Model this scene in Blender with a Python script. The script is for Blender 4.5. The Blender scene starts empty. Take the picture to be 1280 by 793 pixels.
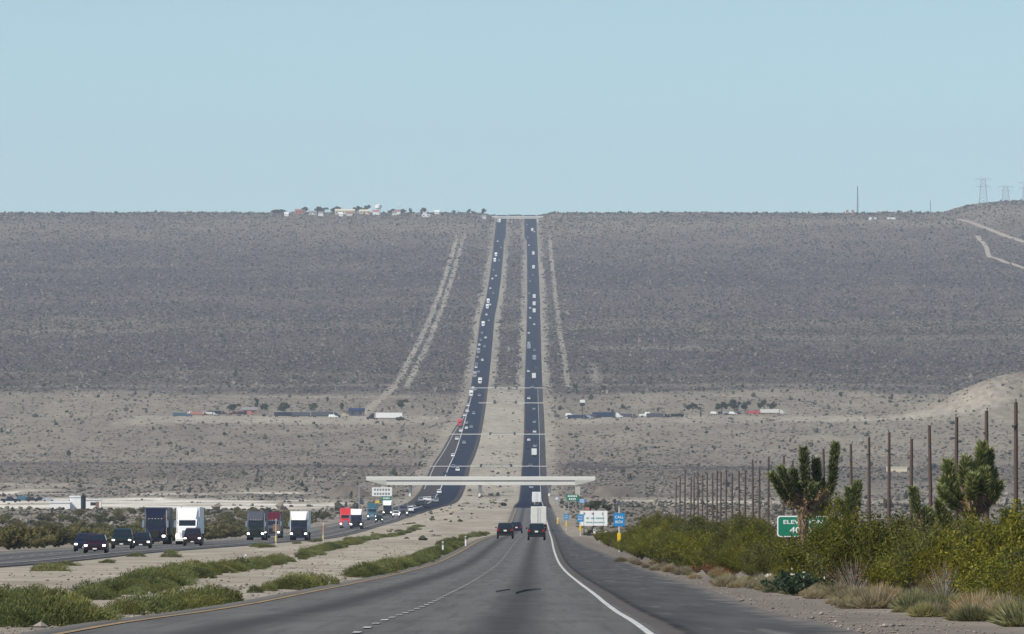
import bpy, bmesh, math
import numpy as np
from mathutils import Vector

SC = bpy.context.scene
COL = SC.collection
rng = np.random.default_rng(11)
F = 12000.0          # focal length in photo pixels (long telephoto)
HY = 268.0           # row of the true horizon

# ------------------------------------------------------------------ helpers
def pchip(xs, ys):
    xs = np.asarray(xs, float); ys = np.asarray(ys, float)
    h = np.diff(xs); dl = np.diff(ys) / h
    m = np.zeros_like(xs)
    for i in range(1, len(xs) - 1):
        if dl[i-1] * dl[i] > 0:
            w1 = 2*h[i] + h[i-1]; w2 = h[i] + 2*h[i-1]
            m[i] = (w1 + w2) / (w1/dl[i-1] + w2/dl[i])
    m[0] = dl[0]; m[-1] = dl[-1]
    def f(x):
        x = np.asarray(x, float)
        i = np.clip(np.searchsorted(xs, x) - 1, 0, len(h) - 1)
        t = (x - xs[i]) / h[i]
        tc = np.clip(t, 0, 1)
        v = ((1+2*tc)*(1-tc)**2*ys[i] + tc*(1-tc)**2*h[i]*m[i] + tc**2*(3-2*tc)*ys[i+1] + tc**2*(tc-1)*h[i]*m[i+1])
        v = v + np.where(t > 1, (t-1)*h[i]*m[i+1], 0) + np.where(t < 0, t*h[i]*m[i], 0)
        return v
    return f

def sstep(a, b, x):
    t = np.clip((np.asarray(x, float) - a) / (b - a), 0, 1)
    return t*t*(3 - 2*t)

def _hash(i, j, s):
    n = (i.astype(np.int64)*374761393 + j.astype(np.int64)*668265263 + s*974634777) & 0xffffffff
    n = ((n ^ (n >> 13)) * 1274126177) & 0xffffffff
    n = n ^ (n >> 16)
    return (n & 0xffff) / 65535.0

def vnoise(x, y, s=0):
    x = np.asarray(x, float); y = np.asarray(y, float)
    i = np.floor(x); j = np.floor(y)
    u = x - i; v = y - j
    u = u*u*(3-2*u); v = v*v*(3-2*v)
    i = i.astype(np.int64); j = j.astype(np.int64)
    return ((_hash(i, j, s)*(1-u) + _hash(i+1, j, s)*u)*(1-v) + (_hash(i, j+1, s)*(1-u) + _hash(i+1, j+1, s)*u)*v)

def fbm(x, y, s=0, o=3):
    r = 0; a = .5; t = 0
    for k in range(o):
        r = r + a*vnoise(x, y, s+k*17); t += a
        x = np.asarray(x)*2.03; y = np.asarray(y)*2.03; a *= .5
    return r/t

def tag(o, label=None, cat=None, group=None, kind=None):
    if label: o['label'] = label
    if cat: o['category'] = cat
    if group: o['group'] = group
    if kind: o['kind'] = kind
    return o

def empty(name, loc=(0, 0, 0), rz=0.0, scale=None):
    o = bpy.data.objects.new(name, None)
    o.empty_display_size = .3
    COL.objects.link(o)
    o.location = loc; o.rotation_euler = (0, 0, rz)
    if scale is not None: o.scale = (scale,)*3 if np.isscalar(scale) else scale
    return o

def link(name, me, parent=None):
    o = bpy.data.objects.new(name, me)
    COL.objects.link(o)
    if parent is not None: o.parent = parent
    return o

def copy_tree(o, parent=None):
    c = o.copy(); COL.objects.link(c)
    if parent is not None: c.parent = parent
    for ch in o.children: copy_tree(ch, c)
    return c

def np_mesh(name, verts, faces, mats, midx=None, attrs=None, smooth=False, uv=None):
    """verts (N,3); faces (M,k) all of one size"""
    verts = np.asarray(verts, np.float32); faces = np.asarray(faces, np.int32)
    me = bpy.data.meshes.new(name)
    M, k = faces.shape
    me.vertices.add(len(verts)); me.vertices.foreach_set('co', verts.ravel())
    me.loops.add(M*k); me.loops.foreach_set('vertex_index', faces.ravel())
    me.polygons.add(M); me.polygons.foreach_set('loop_start', np.arange(0, M*k, k, dtype=np.int32))
    if midx is not None: me.polygons.foreach_set('material_index', np.asarray(midx, np.int32))
    me.polygons.foreach_set('use_smooth', np.full(M, smooth, bool))
    for m in (mats if isinstance(mats, (list, tuple)) else [mats]): me.materials.append(m)
    for n, v in (attrs or {}).items():
        a = me.attributes.new(n, 'FLOAT', 'POINT'); a.data.foreach_set('value', np.asarray(v, np.float32).ravel())
    me.update(calc_edges=True)
    return me

class MB:
    """collects solids and builds them as one mesh"""
    def __init__(s): s.v = []; s.f = []; s.m = []
    def add(s, vs, fs, m=0):
        b = len(s.v); s.v += [tuple(v) for v in vs]; s.f += [tuple(b+i for i in f) for f in fs]; s.m += [m]*len(fs)
        return s
    def box(s, x0, x1, y0, y1, z0, z1, m=0):
        return s.add([(x0,y0,z0),(x1,y0,z0),(x1,y1,z0),(x0,y1,z0),(x0,y0,z1),(x1,y0,z1),(x1,y1,z1),(x0,y1,z1)],
                     [(3,2,1,0),(4,5,6,7),(0,1,5,4),(1,2,6,5),(2,3,7,6),(3,0,4,7)], m)
    def prism(s, prof, hw, m=0, cx=0):
        """side outline (y,z) drawn out across x; hw one half-width or one per point"""
        n = len(prof); hw = [hw]*n if np.isscalar(hw) else hw
        vs = [(cx-h, y, z) for (y, z), h in zip(prof, hw)] + [(cx+h, y, z) for (y, z), h in zip(prof, hw)]
        fs = [tuple(range(n)), tuple(range(2*n-1, n-1, -1))]
        for i in range(n):
            j = (i+1) % n; fs.append((j, i, n+i, n+j))
        return s.add(vs, fs, m)
    def tube(s, p, q, r, r2=None, n=8, m=0):
        p = Vector(p); q = Vector(q); r2 = r if r2 is None else r2
        a = (q-p).normalized(); b = a.orthogonal().normalized(); c = a.cross(b)
        vs = []
        for o, rr in ((p, r), (q, r2)):
            for k in range(n):
                t = 2*math.pi*k/n; vs.append(o + (b*math.cos(t) + c*math.sin(t))*rr)
        fs = [tuple(range(n-1, -1, -1)), tuple(range(n, 2*n))] + [(k, (k+1) % n, n+(k+1) % n, n+k) for k in range(n)]
        return s.add(vs, fs, m)
    def quad(s, a, b, c, d, m=0, t=.012):
        """a thin plate with thickness t along its normal"""
        a, b, c, d = map(Vector, (a, b, c, d)); n = (b-a).cross(d-a).normalized()*t
        return s.add([a, b, c, d, a+n, b+n, c+n, d+n], [(3,2,1,0),(4,5,6,7),(0,1,5,4),(1,2,6,5),(2,3,7,6),(3,0,4,7)], m)
    def mesh(s, name, mats, bevel=0, seg=1):
        me = bpy.data.meshes.new(name)
        me.from_pydata([tuple(v) for v in s.v], [], s.f)
        for m in (mats if isinstance(mats, (list, tuple)) else [mats]): me.materials.append(m)
        me.polygons.foreach_set('material_index', np.asarray(s.m, np.int32))
        bm = bmesh.new(); bm.from_mesh(me)
        bmesh.ops.recalc_face_normals(bm, faces=bm.faces)
        if bevel:
            es = [e for e in bm.edges if len(e.link_faces) == 2 and e.calc_face_angle(0) > .5]
            bmesh.ops.bevel(bm, geom=es, offset=bevel, segments=seg, affect='EDGES', profile=.6, clamp_overlap=True)
        bm.to_mesh(me); bm.free(); me.update()
        return me
    def build(s, name, mats, parent=None, bevel=0, seg=1):
        return link(name, s.mesh(name, mats, bevel, seg), parent)

_ONES = ['', 'first', 'second', 'third', 'fourth', 'fifth', 'sixth', 'seventh', 'eighth', 'ninth', 'tenth', 'eleventh', 'twelfth',
         'thirteenth', 'fourteenth', 'fifteenth', 'sixteenth', 'seventeenth', 'eighteenth', 'nineteenth']
_TENS = ['', '', 'twenty', 'thirty', 'forty', 'fifty', 'sixty', 'seventy', 'eighty', 'ninety']
_TTH = ['', '', 'twentieth', 'thirtieth', 'fortieth', 'fiftieth', 'sixtieth', 'seventieth', 'eightieth', 'ninetieth']
def nth(n):
    if n < 20: return _ONES[n]
    if n >= 100: return 'hundred-and-' + nth(n-100) if n > 100 else 'hundredth'
    t, o = divmod(n, 10)
    return _TENS[t] + '-' + _ONES[o] if o else _TTH[t]

# ------------------------------------------------------------------ materials
class NT:
    def __init__(s, name):
        s.mat = bpy.data.materials.new(name); s.mat.use_nodes = True
        s.t = s.mat.node_tree; s.t.nodes.clear()
        s.out = s.t.nodes.new('ShaderNodeOutputMaterial')
    def n(s, kind, **kw):
        nd = s.t.nodes.new('ShaderNode' + kind)
        for k, v in kw.items():
            if k in nd.inputs.keys() and not hasattr(nd, k): s.set(nd.inputs[k], v)
            else: setattr(nd, k, v)
        return nd
    def set(s, sock, v):
        if isinstance(v, bpy.types.NodeSocket): s.t.links.new(v, sock)
        elif v is not None: sock.default_value = v
    def math(s, op, a, b=0.5, clamp=False):
        nd = s.t.nodes.new('ShaderNodeMath'); nd.operation = op; nd.use_clamp = clamp
        s.set(nd.inputs[0], a); s.set(nd.inputs[1], b); return nd.outputs[0]
    def mix(s, f, a, b, blend='MIX'):
        nd = s.t.nodes.new('ShaderNodeMix'); nd.data_type = 'RGBA'; nd.blend_type = blend
        s.set(nd.inputs[0], f); s.set(nd.inputs[6], col(a)); s.set(nd.inputs[7], col(b)); return nd.outputs[2]
    def noise(s, vec, scale, detail=3, rough=.55):
        nd = s.t.nodes.new('ShaderNodeTexNoise')
        s.set(nd.inputs['Vector'], vec); nd.inputs['Scale'].default_value = scale
        nd.inputs['Detail'].default_value = detail; nd.inputs['Roughness'].default_value = rough
        return nd.outputs[0]
    def ramp(s, f, a, b, to0=0.0, to1=1.0):
        nd = s.t.nodes.new('ShaderNodeMapRange'); nd.clamp = True
        s.set(nd.inputs[0], f); nd.inputs[1].default_value = a; nd.inputs[2].default_value = b
        nd.inputs[3].default_value = to0; nd.inputs[4].default_value = to1
        return nd.outputs[0]
    def attr(s, name): return s.n('Attribute', attribute_name=name).outputs['Fac']
    def pos(s): return s.n('NewGeometry').outputs['Position']
    def obj(s): return s.n('TexCoord').outputs['Object']
    def scale(s, v, sc):
        nd = s.t.nodes.new('ShaderNodeMapping'); s.set(nd.inputs[0], v); nd.inputs['Scale'].default_value = sc
        return nd.outputs[0]
    def xyz(s, v):
        nd = s.t.nodes.new('ShaderNodeSeparateXYZ'); s.set(nd.inputs[0], v); return nd.outputs
    def bsdf(s, color, rough=.8, metal=0, spec=.3, normal=None, emit=None, estr=0, coat=0):
        b = s.t.nodes.new('ShaderNodeBsdfPrincipled')
        s.set(b.inputs['Base Color'], col(color)); s.set(b.inputs['Roughness'], rough)
        b.inputs['Metallic'].default_value = metal; b.inputs['Specular IOR Level'].default_value = spec
        b.inputs['Coat Weight'].default_value = coat
        if normal is not None: s.set(b.inputs['Normal'], normal)
        if emit: b.inputs['Emission Color'].default_value = col(emit); b.inputs['Emission Strength'].default_value = estr
        s.t.links.new(b.outputs[0], s.out.inputs['Surface']); return b
    def bump(s, h, dist, strength=1):
        nd = s.t.nodes.new('ShaderNodeBump'); s.set(nd.inputs['Height'], h)
        nd.inputs['Distance'].default_value = dist; nd.inputs['Strength'].default_value = strength
        return nd.outputs[0]
def col(c):
    if isinstance(c, (tuple, list)) and len(c) == 3: return (*c, 1.0)
    return c

def simple(name, c, rough=.6, metal=0, spec=.4, var=.12, scale=1.5, coat=0):
    """one paint or material with slight blotchy weathering"""
    t = NT(name)
    f = t.noise(t.obj(), scale, 4)
    dk = tuple(x*(1-var) for x in c); lt = tuple(min(1, x*(1+var)) for x in c)
    t.bsdf(t.mix(f, dk, lt), t.ramp(f, .2, .8, rough*.9, min(1, rough*1.1)), metal, spec, coat=coat)
    return t.mat

def leafmat(name, a, b, c, trans=.35):
    """leaf colour varies leaf by leaf (attribute tint) and bush by bush"""
    t = NT(name)
    f = t.attr('tint')
    r = t.n('ObjectInfo').outputs['Random']
    k = t.mix(t.ramp(f, 0, .5), a, b); k = t.mix(t.ramp(f, .5, 1), k, c)
    k = t.mix(t.ramp(r, 0, 1, 0, .55), k, tuple(x*y for x, y in zip(b, (1.45, 1.15, .85))))
    r2 = t.math('FRACT', t.math('MULTIPLY', r, 7.31))
    hsv = t.n('HueSaturation'); t.set(hsv.inputs['Color'], k); t.set(hsv.inputs['Value'], t.ramp(r2, 0, 1, .62, 1.22)); k = hsv.outputs[0]
    d = t.n('BsdfDiffuse'); t.set(d.inputs[0], k)
    tr = t.n('BsdfTranslucent'); t.set(tr.inputs[0], k)
    mx = t.n('MixShader'); mx.inputs[0].default_value = trans
    t.t.links.new(d.outputs[0], mx.inputs[1]); t.t.links.new(tr.outputs[0], mx.inputs[2])
    t.t.links.new(mx.outputs[0], t.out.inputs['Surface'])
    return t.mat

def emitmat(name, c, e):
    t = NT(name); t.bsdf((.9, .9, .9), .2, 0, .5, emit=c, estr=e); return t.mat

M = {}
M['white'] = simple('white_paint', (.80, .80, .79), .45, var=.06)
M['offwhite'] = simple('weathered_white_paint', (.66, .65, .61), .55, var=.1)
M['navy'] = simple('navy_paint', (.008, .010, .030), .5, spec=.25)
M['black'] = simple('black_paint', (.008, .009, .012), .5, spec=.25)
M['greenblack'] = simple('dark_green_paint', (.006, .016, .017), .5, spec=.25)
M['maroon'] = simple('maroon_paint', (.09, .008, .02), .5, spec=.25)
M['darkred'] = simple('dark_red_paint', (.05, .006, .012), .5, spec=.25)
M['wine'] = simple('wine_black_paint', (.022, .004, .012), .5, spec=.25)
M['palecon'] = simple('bright_concrete', (.66, .65, .60), .8, var=.08, scale=.3)
M['red'] = simple('red_paint', (.55, .03, .03), .35, coat=.2)
M['teal'] = simple('teal_paint', (.03, .10, .14), .35, coat=.2)
M['blue'] = simple('blue_paint', (.014, .032, .085), .5, spec=.2)
M['silver'] = simple('silver_paint', (.42, .43, .45), .3, .4, coat=.2)
M['tan'] = simple('tan_paint', (.42, .36, .26), .5)
M['pink'] = simple('faded_red_paint', (.42, .17, .15), .7)
M['slate'] = simple('slate_paint', (.07, .075, .10), .55, spec=.2)
M['glass'] = simple('dark_glass', (.012, .016, .02), .08, spec=.8, var=.05)
M['rubber'] = simple('tyre_rubber', (.012, .012, .013), .85, spec=.2)
M['chrome'] = simple('chrome_trim', (.6, .6, .62), .2, 1)
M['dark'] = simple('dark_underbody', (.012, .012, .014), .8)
M['steel'] = simple('galvanised_steel', (.38, .39, .40), .5, .6)
M['head'] = emitmat('lit_headlamp', (1, .93, .78), 5)
M['lens'] = simple('headlamp_lens', (.6, .6, .58), .15, spec=.7)
M['tail'] = simple('red_tail_lamp', (.35, .01, .012), .25)
M['amber'] = emitmat('amber_marker_lamp', (1, .45, .08), .25)
M['plate'] = simple('licence_plate_white', (.8, .8, .78), .4, var=.03)
M['concrete'] = simple('pale_concrete', (.46, .45, .40), .85, var=.12, scale=.4)
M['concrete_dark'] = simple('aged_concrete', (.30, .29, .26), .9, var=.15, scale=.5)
M['signgreen'] = simple('sign_green', (.01, .19, .11), .4, var=.05)
M['signblue'] = simple('sign_blue', (.015, .24, .55), .4, var=.06)
M['signwhite'] = simple('sign_white', (.82, .83, .82), .4, var=.03)
M['signtext'] = simple('sign_letter_white', (.85, .86, .85), .4, var=.02)
M['signdark'] = simple('sign_letter_dark', (.03, .05, .08), .5, var=.05)
M['signteal'] = simple('sign_letter_teal', (.12, .32, .34), .5, var=.05)
M['yellow'] = simple('yellow_enamel', (.75, .50, .03), .4, var=.05)
M['brown'] = simple('brown_sign_back', (.22, .13, .10), .6)
M['wood'] = simple('weathered_pole_wood', (.085, .055, .045), .9, var=.35, scale=3)
M['bark'] = simple('fibrous_bark', (.16, .12, .085), .95, var=.35, scale=9)
M['stem'] = simple('grey_twig', (.15, .125, .10), .95, var=.3, scale=8)
M['greytwig'] = simple('bleached_twig', (.24, .215, .185), .95, var=.25, scale=8)
M['roofred'] = simple('faded_red_roof', (.30, .13, .10), .8)
M['roofgrey'] = simple('grey_roof', (.22, .21, .21), .8)
M['cream'] = simple('cream_stucco', (.62, .55, .42), .85)
M['creosote'] = leafmat('creosote_leaf', (.024, .031, .006), (.122, .132, .024), (.34, .32, .065))
M['creosote2'] = leafmat('pale_creosote_leaf', (.036, .044, .014), (.120, .132, .045), (.240, .240, .088))
M['sidebush'] = leafmat('dusty_bush_leaf', (.05, .055, .024), (.15, .148, .070), (.28, .26, .15))
M['scrubgreen'] = leafmat('median_shrub_leaf', (.040, .054, .020), (.150, .175, .070), (.30, .33, .15))
M['drygrass'] = leafmat('dry_grass_blade', (.17, .15, .095), (.32, .285, .19), (.46, .42, .31))
M['greygrass'] = leafmat('grey_green_blade', (.11, .12, .06), (.22, .23, .12), (.34, .33, .19))
M['rust'] = leafmat('rusty_dead_leaf', (.12, .05, .03), (.22, .10, .055), (.32, .2, .12))
M['yucca'] = leafmat('dagger_leaf', (.030, .048, .019), (.130, .165, .062), (.50, .51, .26), .1)
M['yuccadead'] = leafmat('dead_dagger_leaf', (.10, .075, .05), (.20, .16, .11), (.33, .27, .19), .1)
M['tree'] = leafmat('desert_tree_leaf', (.028, .042, .018), (.065, .082, .040), (.12, .135, .07))
M['marigold'] = leafmat('white_petal', (.7, .7, .66), (.82, .82, .78), (.88, .88, .85))
M['datura'] = leafmat('blue_green_leaf', (.03, .06, .04), (.07, .11, .07), (.13, .17, .11))
M['flower'] = leafmat('dry_flower_stalk', (.3, .22, .12), (.42, .33, .2), (.5, .42, .28))
HAZE, SUN_EL, SUN_AZ, SUN_E, SKY_E, SKY_K, SKY_B, EXPO = 3.0e-5, 42, 235, 5.1, .118, .9, .112, 0.0
# ------------------------------------------------------------------ the lie of the land
# distance along the view (m) -> height below the camera (m): down off the pass, across the valley, up the far fan
_zt = [(-80, 1.0), (0, -1.5), (60, -3.3), (130, -5.64), (169, -7.06), (204, -8.31), (229, -9.18), (312, -12.08), (478, -17.77), (600, -21.8),
       (784, -27.5), (976, -33.3), (1600, -52.9), (2810, -85.5), (3800, -111.5), (4150, -116.9), (4500, -120.0), (5000, -122.9),
       (5300, -121.9), (6300, -113.9), (7500, -101.3), (8200, -90.2), (8900, -77.1), (10600, -34.5), (11500, -6.7), (12000, 1.0),
       (12200, 1.4), (12600, -5), (14200, -60)]
zc = pchip(*zip(*_zt))
RX = pchip([-80, 130, 229, 478, 784, 976, 1608, 2810, 3800, 4500, 5300, 6300, 8200, 8900, 10600, 11500, 14200],
           [-2.3, -1.9, -1.6, -1.04, -.2, .45, 2.6, 5.4, 7.8, 9.3, 11.4, 13.2, 17.5, 19, 21.3, 22.4, 24])
_rsh = pchip([-80, 125, 330, 600, 1000, 1600, 2700, 4500, 11000, 14200], [2.6, 2.6, 3.7, 4.3, 2.5, 2.4, 2.4, 3.0, 3.0, 3.0])
_xtra = lambda d: 2.6*sstep(10750, 10900, d)
RL = lambda d: RX(d) - 4.4 + .22*(1-sstep(150, 330, d)) - .4*sstep(1800, 2700, d) - _xtra(d)
RR = lambda d: RX(d) + 3.66 + _rsh(d)
LL = pchip([-80, 2100, 2670, 3000, 3400, 3800, 4500, 5300, 5700, 6300, 8200, 8900, 10600, 11500, 14200],
           [-41.5, -41.5, -40, -38.5, -38, -38, -38.6, -34, -29.5, -27, -27.3, -24, -20.3, -19, -18])
LR = lambda d: pchip([-80, 2100, 2670, 3000, 3400, 3800, 4500, 5300, 5700, 6300, 8200, 8900, 10600, 11500, 14200],
                     [-28.5, -28.5, -26, -22.5, -20.5, -20, -20, -17.2, -16.5, -15.8, -15.2, -12.6, -9.2, -8.5, -7])(d) + .6*_xtra(d)
_loff = pchip([-80, 700, 1043, 1330, 2000, 2400, 2670, 3000, 3800, 4200, 14200], [0, 0, -.6, -.7, -1.2, -1.7, -1.7, -1.2, -.1, 0, 0])

def base(X, d):
    """ground height without bumps"""
    X = np.asarray(X, float); d = np.asarray(d, float)
    z = zc(d) + _loff(d)*sstep(-12, -27, X)
    out = np.maximum(LL(d) - X, X - RR(d))                   # distance outside the road corridor
    z = z - 2.6*sstep(10950, 11400, d)*(1 - sstep(7, 20, out))
    return z

def outside(X, d):
    """distance to the nearest road edge (negative on a road)"""
    a = np.maximum(LL(d) - X, X - LR(d)); b = np.maximum(RL(d) - X, X - RR(d))
    return np.minimum(a, b)

def ground(X, d):
    X = np.asarray(X, float); d = np.asarray(d, float)
    z = base(X, d)
    o = outside(X, d)
    k = sstep(1.0, 7, o)
    far = sstep(500, 5000, d)
    amp = .10 + .9*far*sstep(20, 120, o)
    z = z + k*((fbm(X/5, d/9, 3) - .5)*(.09+.13*sstep(500,1200,d)) + (fbm(X/55, d/140, 9) - .5)*2*amp)
    wide = sstep(60, 300, o)
    z = z + wide*far*(fbm(X/160, d/420, 21) - .5)*3.0*sstep(11900, 11000, d)
    z = z + wide*sstep(11000, 11900, d)*(fbm(X/70, d/600, 5) - .45)*2.2
    # gravel mound beyond the truck stop
    z = z + 24*sstep(222, 312, X)*(1-sstep(520, 700, X))*np.exp(-((d-5720)/150)**2)*(1 + .15*(fbm(X/25, d/60, 31)-.5))
    # hill on the ridge
    hill = pchip([0, 520, 545, 575, 600, 640, 800, 1100, 3000], [0, 0, 1, 9.5, 13, 16, 25, 30, 30])(np.clip(X, 0, 3000))
    z = z + hill*sstep(10200, 11700, d)*(1 - sstep(12300, 13200, d))*(1 + .1*(fbm(X/30, d/250, 41)-.5))
    # embankments of the cross road at the flyover
    e = np.exp(-np.clip((np.abs(d-3800)-7)/9, 0, 9)**2)
    z = z + 4.6*e*(sstep(-54, -62, X)*(1-sstep(-63, -84, X)) + sstep(29, 37, X)*(1-sstep(37, 58, X)))*(.7+.6*fbm(X/6, d/8, 33))
    return z

def gz(X, d): return float(ground(X, d))

def img(x, y, d0=100, d1=12400):
    """the point of ground first met by the photograph's sight line (x,y): used to read real positions off the photograph"""
    ds = np.geomspace(d0, d1, 6000)
    X = (x-640)/F*ds
    yy = HY - ground(X, ds)/ds*F
    k = np.argmax(yy <= y)
    if yy[k] > y: k = len(ds)-1
    return float(X[k]), float(ds[k])

def rail(x, side):
    pass

# ------------------------------------------------------------------ zones of the ground (what grows and lies there)
_dark = pchip([0, 1200, 2600, 3300, 3700, 4000, 4200, 4250, 4540, 4570, 4640, 4660, 4760, 5600, 6150, 6190, 6240, 6560, 6600, 6660, 6700, 7800, 8050, 8300, 10300, 11000, 11700, 14200],
              [.25, .3, .3, .12, .28, .34, .45, .60, .58, .85, .85, .36, .20, .16, .26, .60, .92, .98, .72, .72, 1.0, .96, .60, .92, .84, .52, .46, .44])
def zones(X, d):
    X = np.asarray(X, float); d = np.asarray(d, float)
    n1 = fbm(X/18, d/70, 51); n2 = fbm(X/90, d/260, 61); n3 = fbm(X/6, d/40, 71)
    o = outside(X, d)
    pale = np.zeros_like(X*d)
    med = (X > LR(d)) & (X < RL(d))
    # bladed verge beside each carriageway on the fan
    edge = 5.5 + 5*(n3-.5) + 3*(n1-.5)
    verge = (1 - sstep(edge-.8, edge+.8, o))*sstep(5900, 6500, d)*(1-.55*sstep(10000, 10900, d))
    pale = np.maximum(pale, .62*verge)
    # sandy median and verges in the valley floor and on the near slope
    pale = np.maximum(pale, np.where(med, .74*(1-sstep(6150, 6500, d)), 0))
    pale = np.maximum(pale, .42*(1-sstep(3, 9, o))*(1-sstep(6200, 6600, d)))
    # two-track roads under the power line and along the right fence
    for x0, x1, w, s in ((-77, -62, 2.3, .75), (-69.5, -55, 2.3, .7), (37.5, 43, 2.0, .65)):
        tx = x0 + (x1-x0)*(d-6400)/4600 + 1.5*(fbm(d/300, d*0+x0, 81)-.5)
        a = (1-sstep(w*.7, w*1.3, np.abs(X-tx)))*sstep(6250, 6350, d)*(1-sstep(10600, 11200, d))
        pale = np.maximum(pale, s*a*(.6+.6*n3))
    tx = -76 - (6400-d)*.02
    pale = np.maximum(pale, .6*(1-sstep(2, 4, np.abs(X-tx)))*sstep(5400, 5600, d)*(1-sstep(6300, 6400, d)))
    tx = 52+(d-5600)*.006
    pale = np.maximum(pale, .45*(1-sstep(1.2, 2.2, np.abs(X-tx)))*sstep(6300, 6500, d)*(1-sstep(7300, 7500, d)))
    # dry washes wandering down the fan
    for x0, sl, s in ((-330, .012, 1), (-190, -.010, 2), (150, .014, 3), (290, -.006, 4), (430, .016, 5), (-450, .004, 6)):
        tx = x0 + sl*(d-8000) + 26*(fbm(d/520, d*0+s*7.3, 200+s)-.5) + 9*(fbm(d/110, d*0+s*3.1, 220+s)-.5)
        pale = np.maximum(pale, .07*(1-sstep(1.5, 5.5, np.abs(X-tx)))*sstep(6600, 7000, d)*(1-sstep(10800, 11500, d))*(.4+1.0*n1))
    # truck stop aprons
    def pad(x0, x1, d0, d1, v, fx=8, fd=18):
        wob = (n2-.5)*24
        return v*sstep(x0-fx, x0+fx, X+wob)*(1-sstep(x1-fx, x1+fx, X+wob))*sstep(d0-fd, d0+fd, d+(n1-.5)*30)*(1-sstep(d1-fd, d1+fd, d+(n1-.5)*30))
    for a in ((-230, -46, 5520, 5680, .55), (26, 150, 5530, 5680, .40), (150, 290, 5590, 5670, .62), (-175, -60, 6080, 6110, .45),
              (-600, -200, 7830, 7900, .26), (60, 150, 7330, 7450, .32), (150, 420, 7620, 7760, .2), (40, 260, 7790, 7830, .16),
              (-330, -70, 6330, 6380, .32), (30, 300, 6330, 6390, .28), (-330, 300, 6100, 6140, .12)):
        pale = np.maximum(pale, pad(*a))
    # sandy ground by the interchange
    ns = fbm(X/50, d/75, 141)
    pl = sstep(2850, 2960, d+(n1-.5)*260)*(1-sstep(3480, 3800, d+(n1-.5)*500+(n2-.5)*500+(X+75)*2.5))*(1-sstep(-62, -46, X))*(.78+.7*sstep(.34,.62,ns))*(1-.35*sstep(-100,-70,X))
    pale = np.maximum(pale, pl)
    pale = np.maximum(pale, .30*sstep(3200, 3400, d)*(1-sstep(3650, 3750, d))*(n1+.2))
    pale = np.where((np.abs(d-3800) < 60) & (outside(X, d) > 8), pale*.3, pale)
    pr = .85*sstep(.47, .60, fbm(X/45+d/500, d/90, 91))*sstep(2850, 2950, d)*(1-sstep(3550, 3750, d))*sstep(28, 44, X)
    pale = np.maximum(pale, pr)
    st = pad(26, 75, 3080, 3130, .8, 6, 12); pale = np.maximum(pale, st)
    pale = np.maximum(pale, .22*sstep(225, 300, X)*(1-sstep(450, 600, X))*np.exp(-((d-5700)/150)**2)*(.7+.6*n1))
    pale = np.clip(pale, 0, 1)
    n4 = fbm(X/220, d/900, 131)
    dk = _dark(d + (n2-.5)*150 + (n1-.5)*90 + (n4-.5)*260)
    dk = dk + (n2-.5)*.34 + (n1-.5)*.22 + (n4-.5)*.25 + (fbm(d/170 + X/2600, X/700, 161)-.5)*.55*sstep(6600, 7000, d)
    dk = np.where((np.abs(d-3800) < 45) & (outside(X, d) > 6), np.maximum(dk, .55), dk)
    dk = np.maximum(dk, .5*sstep(225, 300, X)*(1-sstep(450, 600, X))*np.exp(-((d-5700)/150)**2))
    # wash marks crossing the median
    for dw in (4330, 4590, 4900, 5310, 5560, 5950):
        pale = pale*(1 - np.where(med, .45*np.exp(-((d-dw-12*np.sin(X*.5))/16)**2), 0))
    strip = sstep(4440, 4500, d)*(1-sstep(4700, 4760, d))*sstep(26, 29, X)*(1-sstep(49, 52, X))
    dk = np.maximum(dk, .95*strip); pale = pale*(1-strip)
    # scrub strip down the middle of the upper median
    return pale, np.clip(dk, 0, 1)

# ------------------------------------------------------------------ ground sheet
rows = np.concatenate([np.arange(-80, 40, 8.0), np.geomspace(40, 13600, 900)])
def cols_at(d):
    core = np.arange(-95, 48.01, 1.3)
    W = 170 + .085*np.maximum(d, 0)
    t = np.linspace(0, 1, 80)[1:]**1.15
    r = core[-1] + t*(W - core[-1]); l = core[0] - t*(W - 95)
    return np.concatenate([[-3000, -1900], l[::-1], core, r, [1900, 3000]])
DD = np.repeat(rows[:, None], len(cols_at(0)), 1)
XX = np.stack([cols_at(d) for d in rows])
ZZ = ground(XX, DD)
sink = sstep(.05, -1.2, outside(XX, DD))*(.22 + DD.clip(0)*4e-5)
ZZ = ZZ - sink
pal, drk = zones(XX, DD)
nr, nc = XX.shape
idx = np.arange(nr*nc).reshape(nr, nc)
quads = np.stack([idx[:-1, :-1], idx[:-1, 1:], idx[1:, 1:], idx[1:, :-1]], -1).reshape(-1, 4)

t = NT('desert_ground')
P = t.pos()
flat = t.scale(P, (1, .22, 0))
pa = t.attr('pale'); da = t.attr('dark')
n_big = t.noise(flat, .03, 4); n_mid = t.noise(flat, .22, 4); n_fine = t.noise(P, 1.4, 5, .65)
n_grit = t.noise(P, 9, 3, .7)
soil = t.mix(t.ramp(n_mid, .3, .7), (.235, .200, .150), (.325, .285, .218))
darkc = t.mix(t.ramp(n_mid, .35, .65), (.042, .028, .028), (.112, .079, .074))
dm = t.math('ADD', da, t.math('MULTIPLY', t.math('SUBTRACT', n_big, .5), .5), True)
c = t.mix(dm, soil, darkc)
palec = t.mix(t.ramp(n_mid, .3, .7), (.40, .355, .28), (.55, .50, .41))
palec = t.mix(t.ramp(pa, .78, .97), palec, (.82, .79, .70))
pm = t.math('ADD', pa, t.math('MULTIPLY', t.math('MULTIPLY', t.math('SUBTRACT', n_mid, .5), .9), t.ramp(pa, 0, .25)), True)
palec = t.mix(t.ramp(n_fine, .5, .72, 0, .5), palec, (.30, .26, .20))
lump = t.noise(t.scale(P, (1, .35, 0)), .9, 4)
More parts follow.
